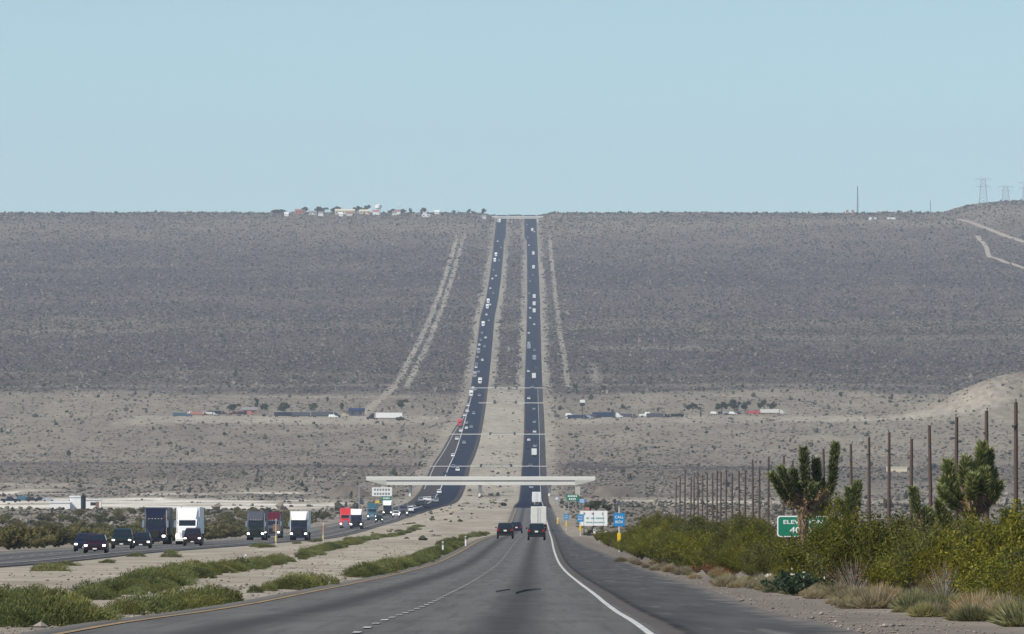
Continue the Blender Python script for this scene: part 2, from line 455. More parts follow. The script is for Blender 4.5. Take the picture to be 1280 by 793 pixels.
palec = t.mix(t.ramp(lump, .5, .66, 0, .55), palec, (.33, .285, .215))
c = t.mix(pm, c, palec)
va = t.attr('gravel')
grav = t.mix(t.ramp(n_fine, .35, .65), (.135, .118, .105), (.27, .235, .20))
c = t.mix(t.math('ADD', va, t.math('MULTIPLY', t.math('SUBTRACT', n_fine, .5), t.ramp(va, 0, .3)), True), c, grav)
c = t.mix(t.ramp(n_grit, .3, .7, 0, .35), c, (.62, .56, .48), 'MULTIPLY')
strk = t.noise(t.scale(P, (.35, .05, 0)), .12, 5, .65)
c = t.mix(t.ramp(strk, .42, .62, .42, 0), c, (.55, .52, .52), 'MULTIPLY')
c = t.mix(t.ramp(n_fine, .55, .75, 0, .4), c, (.16, .135, .10))
bp = t.bump(n_fine, .06, .5)
t.bsdf(c, .95, 0, .1, normal=bp)
M['ground'] = t.mat
# crushed gravel beside the near shoulder
gv = (1-sstep(1.6, 3.2, XX - RR(DD) + 1.6*(fbm(XX/2, DD/6, 5)-.5)))*(XX > RX(DD))*(1-sstep(1100, 1500, DD))
gv = np.maximum(gv, .35*(1-sstep(.3, 1.2, RL(DD)-XX))*(XX < RX(DD))*(XX > -15)*(1-sstep(900, 1500, DD)))
me = np_mesh('ground', np.stack([XX, DD, ZZ], -1).reshape(-1, 3), quads, M['ground'], attrs={'pale': pal, 'dark': drk, 'gravel': gv}, smooth=True)
tag(link('ground', me), 'desert valley floor of tan soil, sand and dark scrub', kind='structure')

# ------------------------------------------------------------------ carriageways
def asphalt(name):
    t = NT(name)
    P = t.pos(); u = t.attr('u'); d = t.attr('d')
    long = t.scale(P, (1, .03, 0))
    n1 = t.noise(long, 1.3, 4); n2 = t.noise(P, .16, 3); n3 = t.noise(P, 14, 2, .7); n4 = t.noise(t.scale(P, (.25, 1, 0)), .09, 3)
    c = t.mix(t.ramp(n1, .3, .7), (.110, .106, .101), (.160, .154, .146))
    c = t.mix(t.ramp(n4, .5, .68, 0, .45), c, (.092, .092, .095))
    # oil-darkened strip down the middle of each lane, paler wheel paths
    au = t.math('ABSOLUTE', t.math('SUBTRACT', t.math('ABSOLUTE', u), 1.83))
    c = t.mix(t.ramp(t.math('ABSOLUTE', t.math('SUBTRACT', au, .95)), .1, .5, .4, 0), c, (.172, .170, .167))
    c = t.mix(t.math('MULTIPLY', t.ramp(au, .12, .62, .8, 0), t.ramp(n2, .2, .5, .35, 1)), c, (.048, .048, .050))
    tyre = t.noise(t.scale(P, (1, .012, 0)), 4.5, 3, .6)
    c = t.mix(t.ramp(tyre, .5, .68, 0, .45), c, (.070, .070, .071))
    blot = t.noise(t.scale(P, (.12, .5, 0)), .35, 3)
    c = t.mix(t.ramp(blot, .52, .7, 0, .5), c, (.078, .079, .080))
    # seam, brown edge strip and darker shoulder
    uw = t.math('ADD', u, t.math('MULTIPLY', t.math('SUBTRACT', t.noise(t.scale(P, (0, 1, 0)), .25, 3), .5), .18))
    sh = t.ramp(uw, 4.05, 4.2)
    c = t.mix(t.ramp(uw, 3.75, 3.8, 0, .75), c, (.105, .09, .083))
    shc = t.mix(t.ramp(n1, .35, .7), (.066, .066, .068), (.108, .107, .107))
    streak = t.noise(t.scale(P, (.9, .035, 0)), 1.1, 2)
    shc = t.mix(t.ramp(streak, .62, .72, 0, .5), shc, (.30, .29, .27))
    c = t.mix(sh, c, shc)
    seam = t.math('ABSOLUTE', t.math('SUBTRACT', uw, 4.13))
    patchy = t.ramp(t.noise(t.scale(P, (0, 1, 0)), .12, 2), .35, .6, .45, 1)
    c = t.mix(t.math('MULTIPLY', t.ramp(seam, .035, .12, .92, 0), patchy), c, (.022, .022, .024))
    c = t.mix(t.math('MULTIPLY', t.ramp(t.math('SUBTRACT', uw, 4.13), 0, .75, .5, 0), sh), c, (.04, .04, .042))
    eg = t.attr('e'); c = t.mix(t.ramp(t.math('ADD', eg, t.math('MULTIPLY', t.math('SUBTRACT', t.noise(t.scale(P, (1, .25, 0)), .8, 5), .5), 2.4)), .15, .5, .8, 0), c, (.185, .165, .145))
    sl = t.ramp(u, -4.0, -3.9, .55, 0)
    c = t.mix(sl, c, (.20, .18, .155))
    c = t.mix(t.ramp(n3, .3, .75, 0, .3), c, (.06, .06, .062))
    # newer blacktop in the valley, with rubbed brown shoulders
    au2 = t.math('ABSOLUTE', u)
    nb = t.mix(t.ramp(n1, .3, .7), (.005, .008, .024), (.011, .016, .038))
    nb = t.mix(t.math('MULTIPLY', t.ramp(au2, 3.9, 4.6), t.ramp(d, 6200, 6400, .9, .25)), nb, (.060, .050, .046))
    c = t.mix(t.ramp(t.math('ADD', d, t.math('MULTIPLY', n2, 30)), 2690, 2700), c, nb)
    t.bsdf(c, .92, 0, .03, normal=t.bump(n3, .01, .4))
    return t.mat
M['asphalt'] = asphalt('asphalt')

RDZ = lambda d: .06 + np.clip(d, 0, None)*1.2e-5
def strip(name, ds, xl, xr, off, mat, parent=None, center=None, ncol=3, skirt=True, label=None):
    ds = np.asarray(ds, float)
    a, b = xl(ds), xr(ds)
    tt = np.linspace(0, 1, ncol)
    X = a[:, None]*(1-tt) + b[:, None]*tt
    D = np.repeat(ds[:, None], ncol, 1)
    Z = base(X, D) + (RDZ(D) + off)
    if skirt:
        X = np.concatenate([X[:, :1]-.12, X, X[:, -1:]+.12], 1); D = np.concatenate([D[:, :1], D, D[:, -1:]], 1)
        Z = np.concatenate([Z[:, :1]-.3-D[:, :1]*3e-5, Z, Z[:, -1:]-.3-D[:, -1:]*3e-5], 1)
    n, k = X.shape
    ix = np.arange(n*k).reshape(n, k)
    q = np.stack([ix[:-1, :-1], ix[:-1, 1:], ix[1:, 1:], ix[1:, :-1]], -1).reshape(-1, 4)
    U = X - (center(ds)[:, None] if center is not None else 0)
    me = np_mesh(name, np.stack([X, D, Z], -1).reshape(-1, 3), q, mat, attrs={'u': U, 'd': D, 'e': b[:, None] - X})
    o = link(name, me, parent)
    if parent is None: tag(o, label, kind='structure')
    return o

LX = lambda d: LR(d) - 6.5
rroad = strip('right_carriageway', rows, RL, RR, 0, M['asphalt'], center=RX, ncol=9, label='grey asphalt carriageway running away from the viewer')
lroad = strip('left_carriageway', rows, LL, LR, 0, M['asphalt'], center=lambda d: LX(d)+.4, ncol=9, label='asphalt carriageway of the traffic coming towards the viewer')

t = NT('worn_white_line')
t.bsdf(t.mix(t.ramp(t.noise(t.scale(t.pos(), (1, .3, 0)), 4, 4), .3, .62), (.28, .27, .26), (.64, .63, .60)), .8, 0, .2); M['wline'] = t.mat
t = NT('worn_yellow_line')
t.bsdf(t.mix(t.ramp(t.noise(t.scale(t.pos(), (1, .3, 0)), 2.2, 4), .35, .65), (.17, .15, .13), (.42, .26, .07)), .8, 0, .2); M['yline'] = t.mat

near = rows[(rows > 30) & (rows < 2650)]
LO = lambda d: .008 + 1.5e-5*d
def line(name, parent, mat, cx, w, ds):
    # own offset: the strip is laid on the carriageway's own rows, so it stays parallel to it
    ds = np.asarray(ds, float)
    X = np.stack([cx(ds)-w(ds)/2, cx(ds)+w(ds)/2], 1); D = np.stack([ds, ds], 1)
    Z = base(X, D) + RDZ(D) + LO(D)
    n = len(ds); ix = np.arange(2*n).reshape(n, 2)
    q = np.stack([ix[:-1, 0], ix[:-1, 1], ix[1:, 1], ix[1:, 0]], -1)
    return link(name, np_mesh(name, np.stack([X, D, Z], -1).reshape(-1, 3), q, mat), parent)
t = NT('faint_white_line'); t.bsdf(t.mix(t.ramp(t.noise(t.scale(t.pos(), (1, .3, 0)), 3, 4), .35, .6), (.17, .17, .165), (.58, .57, .55)), .8, 0, .2); M['wline2'] = t.mat
wn = lambda v: (lambda d: v + 0*d)
line('edge_line', rroad, M['wline'], lambda d: RX(d)+3.62, lambda d: .085+.00008*d, near)
line('yellow_line', rroad, M['yline'], lambda d: RX(d)-3.78 + .16*(1-sstep(150, 330, d)), lambda d: .12+.00004*d, near)
line('edge_line', rroad, M['wline'], lambda d: RX(d)+3.7, wn(.22), rows[(rows > 2720) & (rows < 6300)])
line('edge_line', lroad, M['wline'], lambda d: LX(d)+4.4, wn(.14), near[near < 2600])
line('edge_line', lroad, M['wline'], lambda d: LX(d)-3.6, wn(.14), near[near < 2600])
line('gore_line', lroad, M['wline'], pchip([2800, 3000, 4000, 4400, 5250, 6300], [-30.5, -30, -30, -30.2, -28.3, -25.2]), wn(.42), rows[(rows > 2800) & (rows < 6300)])
line('ramp_edge_line', lroad, M['wline'], lambda d: LL(d)+1.4, wn(.3), rows[(rows > 4000) & (rows < 5700)])
def dashes(name, parent, cx, d0, d1, period, ln, w, mat=None):
    vs = []; fs = []
    d = d0
    while d < d1:
        for (a, b) in ((d, d+ln),):
            for dd in (a, (a+b)/2, b):
                i = np.searchsorted(rows, dd); tt = (dd-rows[i-1])/(rows[i]-rows[i-1])
                for sx in (-1, 1):
                    X = float(cx(dd)) + sx*w/2
                    z = (float(base(X, rows[i-1]))*(1-tt) + float(base(X, rows[i]))*tt) + float(RDZ(dd)) + float(LO(dd)) + .004
                    vs.append((X, dd, z))
            k = len(vs)-6
            fs += [(k, k+1, k+3, k+2), (k+2, k+3, k+5, k+4)]
        d += period
    return link(name, np_mesh(name, vs, fs, mat or M['wline']), parent)
dashes('lane_line', rroad, RX, 118, 620, 7.32, 2.0, .10, M['wline2'])
dashes('lane_line', lroad, lambda d: LX(d)+.4, 500, 1900, 14.6, 4, .14)
dashes('faint_lane_line', rroad, RX, 627, 1700, 14.64, 3.0, .11, M['wline2'])
# two skid marks across the right lane
t = NT('skid_rubber'); t.bsdf((.066, .065, .064), .9, 0, .05); M['skid'] = t.mat
def mark(name, parent, pts, w):
    vs = []; fs = []
    for (X, dd) in pts:
        i = np.searchsorted(rows, dd); tt = (dd-rows[i-1])/(rows[i]-rows[i-1])
        z = (float(base(X, rows[i-1]))*(1-tt) + float(base(X, rows[i]))*tt) + float(RDZ(dd)) + .02
        vs += [(X, dd-w/2, z), (X, dd+w/2, z)]
    fs = [(2*i, 2*i+2, 2*i+3, 2*i+1) for i in range(len(pts)-1)]
    return link(name, np_mesh(name, vs, fs, M['skid']), parent)
mark('skid_mark', rroad, [(-.42, 250), (-.25, 258), (-.05, 264)], .8)
mark('skid_mark', rroad, [(.10, 241), (.20, 248), (.34, 256), (.50, 261), (.66, 264.5), (.80, 266)], 1.3)

# hillside tracks up the right end of the ridge
def track(name, pts, w, label):
    P2 = [img(*p) for p in pts]
    xs = np.array([p[0] for p in P2]); ds = np.array([p[1] for p in P2])
    tt = np.linspace(0, 1, 60)
    s = np.linspace(0, 1, len(P2))
    X = np.interp(tt, s, xs); D = np.interp(tt, s, ds)
    dx = np.gradient(X); dd = np.gradient(D); L = np.hypot(dx, dd)
    nx, nd = -dd/L, dx/L
    A = np.stack([X+nx*w/2, D+nd*w/2], -1); B = np.stack([X-nx*w/2, D-nd*w/2], -1)
    vs = []
    for k, a in enumerate((A, B)):
        vs.append(np.stack([a[:, 0], a[:, 1], np.maximum(ground(A[:, 0], A[:, 1]), ground(B[:, 0], B[:, 1]))+.7], -1))
    lo = [v - np.array([0, 0, 3.0]) for v in vs]
    V = np.concatenate([lo[0], vs[0], vs[1], lo[1]]); n = len(tt)
    q = []
    for r in range(3):
        for i in range(n-1): q.append((r*n+i, r*n+i+1, (r+1)*n+i+1, (r+1)*n+i))
    o = link(name, np_mesh(name, V, q, M['track']))
    tag(o, label, kind='structure')
t = NT('track_dirt'); t.bsdf(t.mix(t.ramp(t.noise(t.pos(), .15, 4), .3, .7), (.30, .25, .20), (.42, .36, .30)), .95, 0, .1); M['track'] = t.mat
track('dirt_track', [(1199, 275), (1215, 279), (1245, 291), (1282, 304)], 6, 'pale dirt track climbing the hill at the end of the ridge')
track('dirt_track', [(1222, 296), (1233, 310), (1236, 321), (1258, 329), (1284, 337)], 5, 'pale bent dirt track lower on the hill')
# ------------------------------------------------------------------ plants
def quads_from(cent, du, dv, tint):
    """one leaf-shaped quad per row"""
    n = len(cent)
    V = np.stack([cent-dv, cent+du*.5, cent+dv, cent-du*.5], 1).reshape(-1, 3)
    Fc = np.arange(4*n).reshape(n, 4)
    return V, Fc, np.repeat(tint, 4)

def unit(n, r):
    v = r.normal(size=(n, 3)); return v/np.linalg.norm(v, axis=1, keepdims=True)

def branchy(seed, R, H, nst, nleaf, leaf, low=.3, wide=1.0):
    """many thin stems fanning out from one root with small leaves gathered on the outer half of the twigs"""
    r = np.random.default_rng(seed)
    a = r.uniform(0, 2*np.pi, nst); u = r.beta(1.5, 1.1, nst)
    lob = 1 + .25*np.sin(2*a + seed) + .18*np.sin(3*a + 2*seed)
    rad = R*u*lob; h = H*(1-.42*u**2)*r.uniform(.72, 1.0, nst)
    tip = np.stack([np.cos(a)*rad, np.sin(a)*rad, h], 1)
    def at(i, t):
        t = t[:, None]
        p = tip[i]*np.concatenate([t**1.25*wide + (1-wide)*t, t**1.25*wide + (1-wide)*t, t], 1)
        return p
    V = []; Fs = []; k = 0
    ts = np.linspace(0, 1, 5)
    for i in range(nst):
        P = at(np.full(5, i), ts) + r.normal(0, .018*H, (5, 3))*ts[:, None]
        for j in range(5):
            w = .011*H*(1-.75*ts[j])
            for q in range(3):
                an = q*2.094 + i
                V.append(P[j] + [math.cos(an)*w, math.sin(an)*w, 0])
        for j in range(4):
            for q in range(3):
                Fs.append((k+j*3+q, k+j*3+(q+1) % 3, k+j*3+3+(q+1) % 3, k+j*3+3+q))
        k += 15
    stems = (np.array(V), np.array(Fs))
    i = r.integers(0, nst, nleaf); tt = low + (1.04-low)*r.beta(1.7, 1.0, nleaf)
    stl = r.uniform(.05, 1.0, nst)
    c = at(i, tt) + r.normal(0, 1, (nleaf, 3))*np.array([.060, .060, .050])*H*(.35+.65*tt[:, None])
    c[:, 2] = np.maximum(c[:, 2], .03)
    d1 = unit(nleaf, r); d1[:, 2] = np.abs(d1[:, 2])*.8+.25; d1 /= np.linalg.norm(d1, axis=1, keepdims=True)
    d2 = np.cross(d1, unit(nleaf, r)); d2 /= np.linalg.norm(d2, axis=1, keepdims=True)
    s = leaf*r.uniform(.6, 1.35, nleaf)[:, None]
    tint = np.clip(.72*stl[i] + .40*(r.random(nleaf)-.3), 0, 1)
    return stems, quads_from(c, d2*s*.8, d1*s, tint)

def tufty(seed, R, H, n, w, curl=.35, core=.25):
    """blades standing out of one root, for grass and soft low shrubs"""
    r = np.random.default_rng(seed)
    a = r.uniform(0, 2*np.pi, n); u = np.sqrt(r.random(n))
    b = np.stack([np.cos(a)*u*R*core, np.sin(a)*u*R*core, np.zeros(n)], 1)
    L = r.uniform(.55, 1.05, n)
    a2 = a + r.normal(0, .4, n)
    tip = np.stack([np.cos(a2)*u*R*L, np.sin(a2)*u*R*L, H*L*(1-.85*u**2) + .02], 1)
    mid = (b+tip)/2 + np.array([0, 0, curl*H*.5])*u[:, None]
    sd = np.stack([-np.sin(a2+r.normal(0, .8, n)), np.cos(a2), r.normal(0, .2, n)], 1)*(w*r.uniform(.6, 1.3, n))[:, None]
    V = np.stack([b-sd*.5, b+sd*.5, mid+sd, tip, mid-sd], 1).reshape(-1, 3)
    ix = np.arange(5*n).reshape(n, 5)
    Fc = np.concatenate([ix[:, [0, 1, 2, 4]], np.stack([ix[:, 4], ix[:, 2], ix[:, 3], ix[:, 3]], 1)])
    tint = np.repeat(np.clip(r.random(n)*.7 + .3*vnoise(np.cos(a)*2+9, np.sin(a)*2+9, seed), 0, 1), 5)
    return V, ix, tint   # five-cornered blades

def domey(seed, R, H, n, leaf):
    """dense rounded low shrub: leaf faces through the outer shell and inside, lumps and dips in the outline"""
    r = np.random.default_rng(seed)
    v = unit(n, r); v[:, 2] = np.abs(v[:, 2])
    az = np.arctan2(v[:, 1], v[:, 0])
    lump = .62 + .75*vnoise(np.cos(az)*2.2 + 7 + v[:, 2]*2.5, np.sin(az)*2.2 + 7 + v[:, 2]*1.5, seed)
    rr = lump*np.clip(1 - np.abs(r.normal(0, .2, n)), .15, 1)
    c = v*rr[:, None]*np.array([R, R, H]) + r.normal(0, .02, (n, 3))
    c[:, 2] = np.maximum(c[:, 2], .02)
    d1 = v*.7 + unit(n, r)*.6 + [0, 0, .6]; d1 /= np.linalg.norm(d1, axis=1, keepdims=True)
    d2 = np.cross(d1, unit(n, r)); d2 /= np.linalg.norm(d2, axis=1, keepdims=True)
    s = leaf*r.uniform(.6, 1.5, n)[:, None]
    tint = np.clip(.5*vnoise(c[:, 0]*5+20, c[:, 2]*5+c[:, 1]*3+20, seed+3) + .5*r.random(n), 0, 1)
    return quads_from(c, d2*s*.45, d1*s, tint)

def plant(name, label, cat, stems, leaves, lmat, group=None, smat='stem', fol='foliage'):
    root = empty(name); tag(root, label, cat, group)
    if stems is not None:
        link('stems', np_mesh('stems', stems[0], stems[1], M[smat]), root)
    V, Fc, ti = leaves
    link(fol, np_mesh(fol, V, Fc, M[lmat], attrs={'tint': ti}), root)
    return root

class Kind:
    """builds a few different plants of one kind at unit-ish size; put() places the originals first and copies after"""
    def __init__(s, protos): s.p = protos; s.used = [False]*len(protos)
    def put(s, i, X, d, rz, sc, label, group, sinkd=.05):
        i %= len(s.p)
        o = s.p[i] if not s.used[i] else copy_tree(s.p[i])
        s.used[i] = True
        o.location = (X, d, gz(X, d) - sinkd); o.rotation_euler = (0, 0, rz)
        o.scale = sc if not np.isscalar(sc) else (sc, sc, sc)
        o['label'] = label; o['group'] = group
        return o
    def drop(s):
        for u, o in zip(s.used, s.p):
            if not u:
                for ch in list(o.children): bpy.data.objects.remove(ch)
                bpy.data.objects.remove(o)

def pxy(X, d, z): return 640 + F*X/d, HY - F*z/d

# --- creosote thicket on the right
creo = Kind([plant('creosote_bush', 'x', 'shrub', *branchy(100+i, 1.15, 1.9, 40, 6200, .042, .28), 'creosote' if i % 3 else 'creosote2') for i in range(6)])
sky_t = np.array([(690, 668), (780, 648), (800, 643), (830, 638), (870, 631), (900, 632), (955, 640), (972, 668), (1024, 668), (1036, 652), (1050, 644), (1085, 646), (1110, 641),
                  (1150, 644), (1190, 652), (1230, 652), (1262, 640), (1320, 636)])
def put_thicket():
    r = np.random.default_rng(5)
    spots = []
    for row, (x0, x1, step, d0, d1) in enumerate(((8.7, 10.4, 6.0, 150, 1000), (11.4, 14.6, 10, 205, 1100), (16, 23, 17, 290, 1200), (24, 36, 30, 430, 1300))):
        d = d0
        while d < d1:
            spots.append([row, r.uniform(x0, x1), d]); d += step*r.uniform(.75, 1.3)*(1 if d < 600 else 1.5)
    rows_n = ['front row', 'second row', 'third row', 'rear row']
    cnt = [0]*4
    for row, X, d in sorted(spots, key=lambda s: (s[0], s[2])):
        x, yb = pxy(X, d, gz(X, d))
        if x > 1345: continue
        top = np.interp(x, sky_t[:, 0], sky_t[:, 1])
        if 966 < x < 1024 and d < 420: top = max(top, 676)
        lim = (yb - top)*d/F                       # height that would reach the thicket's skyline
        h = min(lim*(r.uniform(.55, .9) if r.random() < .55 else r.uniform(.9, 1.10)), r.uniform(1.7, 3.2))
        if row == 0: h = min(h, r.uniform(1.0, 2.2))
        if x < 800: h = min(h, 1.1)
        if h < .45: continue
        if h > lim*1.15: h = lim*1.15
        cnt[row] += 1
        k = h/1.9
        w = k*r.uniform(.95, 1.25) if h > 1.2 else k*1.35
        size = 'low' if h < 1.1 else ('tall' if h > 2.1 else 'middling')
        creo.put(int(r.integers(6)), X, d, r.uniform(0, 6.28), (w, w, k),
                 f'{size} olive creosote bush, {nth(cnt[row])} from the near end in the right thicket\'s {rows_n[row]}', 'creosote bushes in the thicket right of the highway')
put_thicket()
for i_, (x_, d_, h_, w_, lb_) in enumerate(((1043, 318, 3.1, .46, 'dense olive creosote bush hiding the right half of the green elevation sign'), (1050, 290, 1.7, .8, 'low olive creosote bush right of the foot of the tall joshua tree'),
        (1232, 300, 2.1, 1.1, 'olive creosote bush half covering the trunk of the bushy joshua tree'), (985, 290, 1.0, .9, 'low creosote bush below the left end of the green elevation sign'),
        (1206, 292, 2.35, .8, 'olive creosote bush burying the foot of the bushy joshua tree'),
        (1052, 252, 1.5, 1.05, 'full yellow-green creosote bush, first from the left in the big near row'),
        (1094, 240, 2.05, 1.05, 'full yellow-green creosote bush, second from the left in the big near row'),
        (1140, 228, 1.6, 1.0, 'full yellow-green creosote bush, third from the left in the big near row'),
        (1186, 217, 2.05, 1.05, 'full yellow-green creosote bush, fourth from the left in the big near row'),
        (1233, 208, 1.7, 1.05, 'full yellow-green creosote bush, fifth from the left in the big near row'),
        (1278, 200, 2.25, 1.05, 'full yellow-green creosote bush, rightmost in the big near row'))):
    creo.put(i_+1, (x_-640)/F*d_, d_, i_*2.1, (w_*h_/1.9, w_*h_/1.9, h_/1.9), lb_, 'creosote bushes around the joshua trees')
creo.drop()

# --- green shrubs on the median and the scrub beyond the far carriageway
low = Kind([plant('median_shrub', 'x', 'shrub', branchy(200+i, .55, .5, 16, 10, .03)[0], domey(220+i, .62, .50, 4200, .034), 'scrubgreen') for i in range(5)])
tuft = None
def put_median():
    r = np.random.default_rng(8)
    n = 0
    # hedge-like row along the sand ridge
    d = 188.0; 
    pts = []
    ridge = pchip([188, 200, 229, 273, 348, 453, 545, 900, 1100, 1500, 2000], [-10.9, -10.7, -10.5, -11.1, -12.7, -14.3, -15, -15.8, -16.5, -17.5, -18])
    while d < 1900:
        h = r.uniform(.30, .52) if d < 300 else r.uniform(.38, .64)
        if not (640 < d < 690 or 980 < d < 1010): pts.append((float(ridge(d)) + r.normal(0, .35), d, h))
        if r.random() < .3: pts.append((float(ridge(d)) + r.uniform(.5, 1.1), d+1, h*.7))
        d += (4.6 if d < 500 else 8 if d < 1000 else 24)*r.uniform(.7, 1.7)
    for i, (X, d, h) in enumerate(pts):
        k = h/.62
        low.put(int(r.integers(5)), X, d, r.uniform(0, 6.28), (k*1.1, k*1.7, k*1.15), f'grey-green shrub, {nth(i+1)} from the near end of the hedge-like median ridge row', 'shrubs along the sand ridge of the median')
    # loose row beside the pavement
    m = 0
    spec = [(-7.05, 136, .42), (-6.85, 139, .5), (-6.65, 142, .5), (-6.7, 146, .44), (-6.5, 150, .3), (-7.35, 143, .5), (-7.2, 148, .45),
            (-6.85, 170, .32), (-6.75, 174, .42), (-6.8, 178, .32), (-6.65, 182, .40), (-6.6, 188, .44), (-6.55, 194, .46), (-6.5, 201, .48), (-6.5, 208, .42), (-6.4, 216, .36),
            (-7.0, 262, .26), (-6.9, 272, .3), (-6.6, 284, .42), (-6.5, 292, .5), (-6.4, 300, .52), (-6.2, 308, .42), (-6.7, 330, .2)]
    d = 395
    while d < 900: spec.append((float(RL(d)) - r.uniform(.5, 1.3), d, r.uniform(.40, .68))); d += 6.5*r.uniform(.7, 1.4)
    while d < 1500: spec.append((float(RL(d)) - r.uniform(1.2, 3.0), d, r.uniform(.35, .6))); d += 22*r.uniform(.7, 1.4)
    for X, d, h in sorted(spec, key=lambda s: s[1]):
        m += 1; k = h/.62
        low.put(int(r.integers(5)), X, d, r.uniform(0, 6.28), (k*1.0, k*1.6, k*1.15), f'green shrub, {nth(m)} from the near end of the loose row at the pavement\'s left edge', 'shrubs along the left edge of the near pavement')
    # scattered ones on the sand before the far carriageway
    q = 0
    for X, d in ((-22.6, 470), (-26, 560), (-25.3, 600), (-27, 690), (-26.5, 745), (-24.5, 690), (-22.5, 880), (-25, 950), (-26.8, 1020), (-24.6, 1100), (-25.3, 1240), (-22, 1290), (-23.6, 1390), (-21, 1480), (-22.6, 1600), (-20.2, 1720), (-23, 1830), (-19.4, 1950), (-22.4, 2100)):
        q += 1; h = r.uniform(.35, .6); k = h/.62
        low.put(int(r.integers(5)), X, d, r.uniform(0, 6.28), (k*1.5, k*1.8, k), f'small isolated grey-green shrub on bare median sand, {nth(q)} away from the viewer', 'isolated shrubs on the bare sand of the median')
put_median(); low.drop()

# --- roadside scrub behind the oncoming traffic
side = Kind([plant('roadside_bush', 'x', 'shrub', *branchy(300+i, 1.2, 1.6, 26, 2300, .10, .15), 'sidebush') for i in range(4)])
def put_side():
    r = np.random.default_rng(15)
    n = 0
    for row, (x0, x1, step, d0, d1) in enumerate(((-46, -44.5, 15, 790, 2100), (-53, -47, 16, 900, 2500), (-66, -54, 20, 1040, 2600), (-90, -67, 22, 1300, 2750), (-125, -90, 26, 1800, 2800))):
        d = d0; i = 0
        while d < d1:
            X = r.uniform(x0, x1); x, yb = pxy(X, d, gz(X, d))
            d += step*r.uniform(.7, 1.35)
            if x < -25: continue
            i += 1
            h = r.uniform(1.2, 2.3) if d < 2000 else r.uniform(1.3, 2.0)
            k = h/1.6
            side.put(int(r.integers(4)), X, d, r.uniform(0, 6.28), (k*1.25, k*1.25, k),
                     f'olive bush behind the oncoming traffic, {nth(i)} along the {["first", "second", "third", "fourth", "fifth"][row]} row from the road', 'bushes beyond the carriageway of oncoming traffic')
put_side(); side.drop()

# --- verge: dry grass, red-brown dead plants, one white-flowered plant
gr = Kind([plant('grass_tuft', 'x', 'grass', None, tufty(400+i, .40, .40, 900, .0055, .12, .42), ('drygrass', 'greygrass', 'drygrass')[i], fol='blades') for i in range(3)])
def put_verge():
    r = np.random.default_rng(21)
    sp = []
    d = 128.0
    while d < 620:
        for _ in range(3 if d < 330 else 1):
            e = 8.3 + .3*math.sin(d/17)
            X = e + r.uniform(-1.3, .9) if d > 170 else e - .6 + r.uniform(-.7, 1.4)
            sp.append((X, d + r.uniform(-1, 1)))
        d += (3.2 if d < 330 else 8)*r.uniform(.7, 1.3)
    for i, (X, d) in enumerate(sorted(sp, key=lambda s: s[1])):
        h = r.uniform(.35, 1.35)*(.6 if r.random() < .35 else 1)
        kind = int(r.choice([0, 1, 1, 2])) if d < 190 else int(r.choice([0, 0, 1, 2]))
        gr.put(kind, X, d, r.uniform(0, 6.28), (h*1.25, h*1.25, h), f'{("straw-coloured", "grey-green", "dry pale")[kind]} grass tuft, {nth(i+1)} from the near end of the right verge', 'grass tufts along the foot of the right thicket', .02)
put_verge(); gr.drop()
bare = Kind([plant('bare_bush', 'x', 'shrub', *branchy(480+i, 1.0, 1.3, 70, 420, .03, .5), 'rust', smat='greytwig') for i in range(2)])
for i, (x, d, h, lb) in enumerate(((1068, 232, .85, 'left one'), (1180, 196, .8, 'right one'))):
    bare.put(i, (x-640)/F*d, d, i*1.9, (h*.95, h*.95, h), f'leafless grey twig bush in front of the right thicket, {lb} of two', 'leafless grey bushes before the right thicket')
dead = Kind([plant('dead_bush', 'x', 'shrub', *branchy(440+i, .6, .6, 22, 900, .03, .3), 'rust') for i in range(2)])
for i, (X, d, h) in enumerate(((8.6, 405, .9), (8.9, 425, 1.1), (8.3, 372, .8), (8.55, 445, .9), (8.1, 168, .8), (8.2, 262, .8))):
    dead.put(i, X, d, i*1.3, (h, h, h), f'rust-brown dead bush, {nth(sorted([168, 262, 372, 405, 425, 445]).index(d)+1)} from the near end of the right verge', 'rust-brown dead bushes on the right verge')
st, lv = branchy(470, .62, .5, 30, 1700, .045, .2)
o = plant('white_flowered_plant', 'low dark green plant dotted with white flowers at the edge of the right verge', 'flowering plant', st, lv, 'datura')
r = np.random.default_rng(3); n = 15
a = r.uniform(0, 6.28, n); u = np.sqrt(r.random(n))*.6
c = np.stack([np.cos(a)*u, np.sin(a)*u, .2+.32*(1-u)+r.random(n)*.06], 1)
d1 = unit(n, r)*.028; d2 = np.cross(d1, unit(n, r)); d2 = d2/np.linalg.norm(d2, axis=1, keepdims=True)*.03
V, Fc, ti = quads_from(c, d2*2, d1*1.2, r.random(n))
link('flowers', np_mesh('flowers', V, Fc, M['marigold'], attrs={'tint': ti}), o)
o.location = (7.15, 244, gz(7.15, 244)); o.scale = (1.6, 1.6, 1.25)

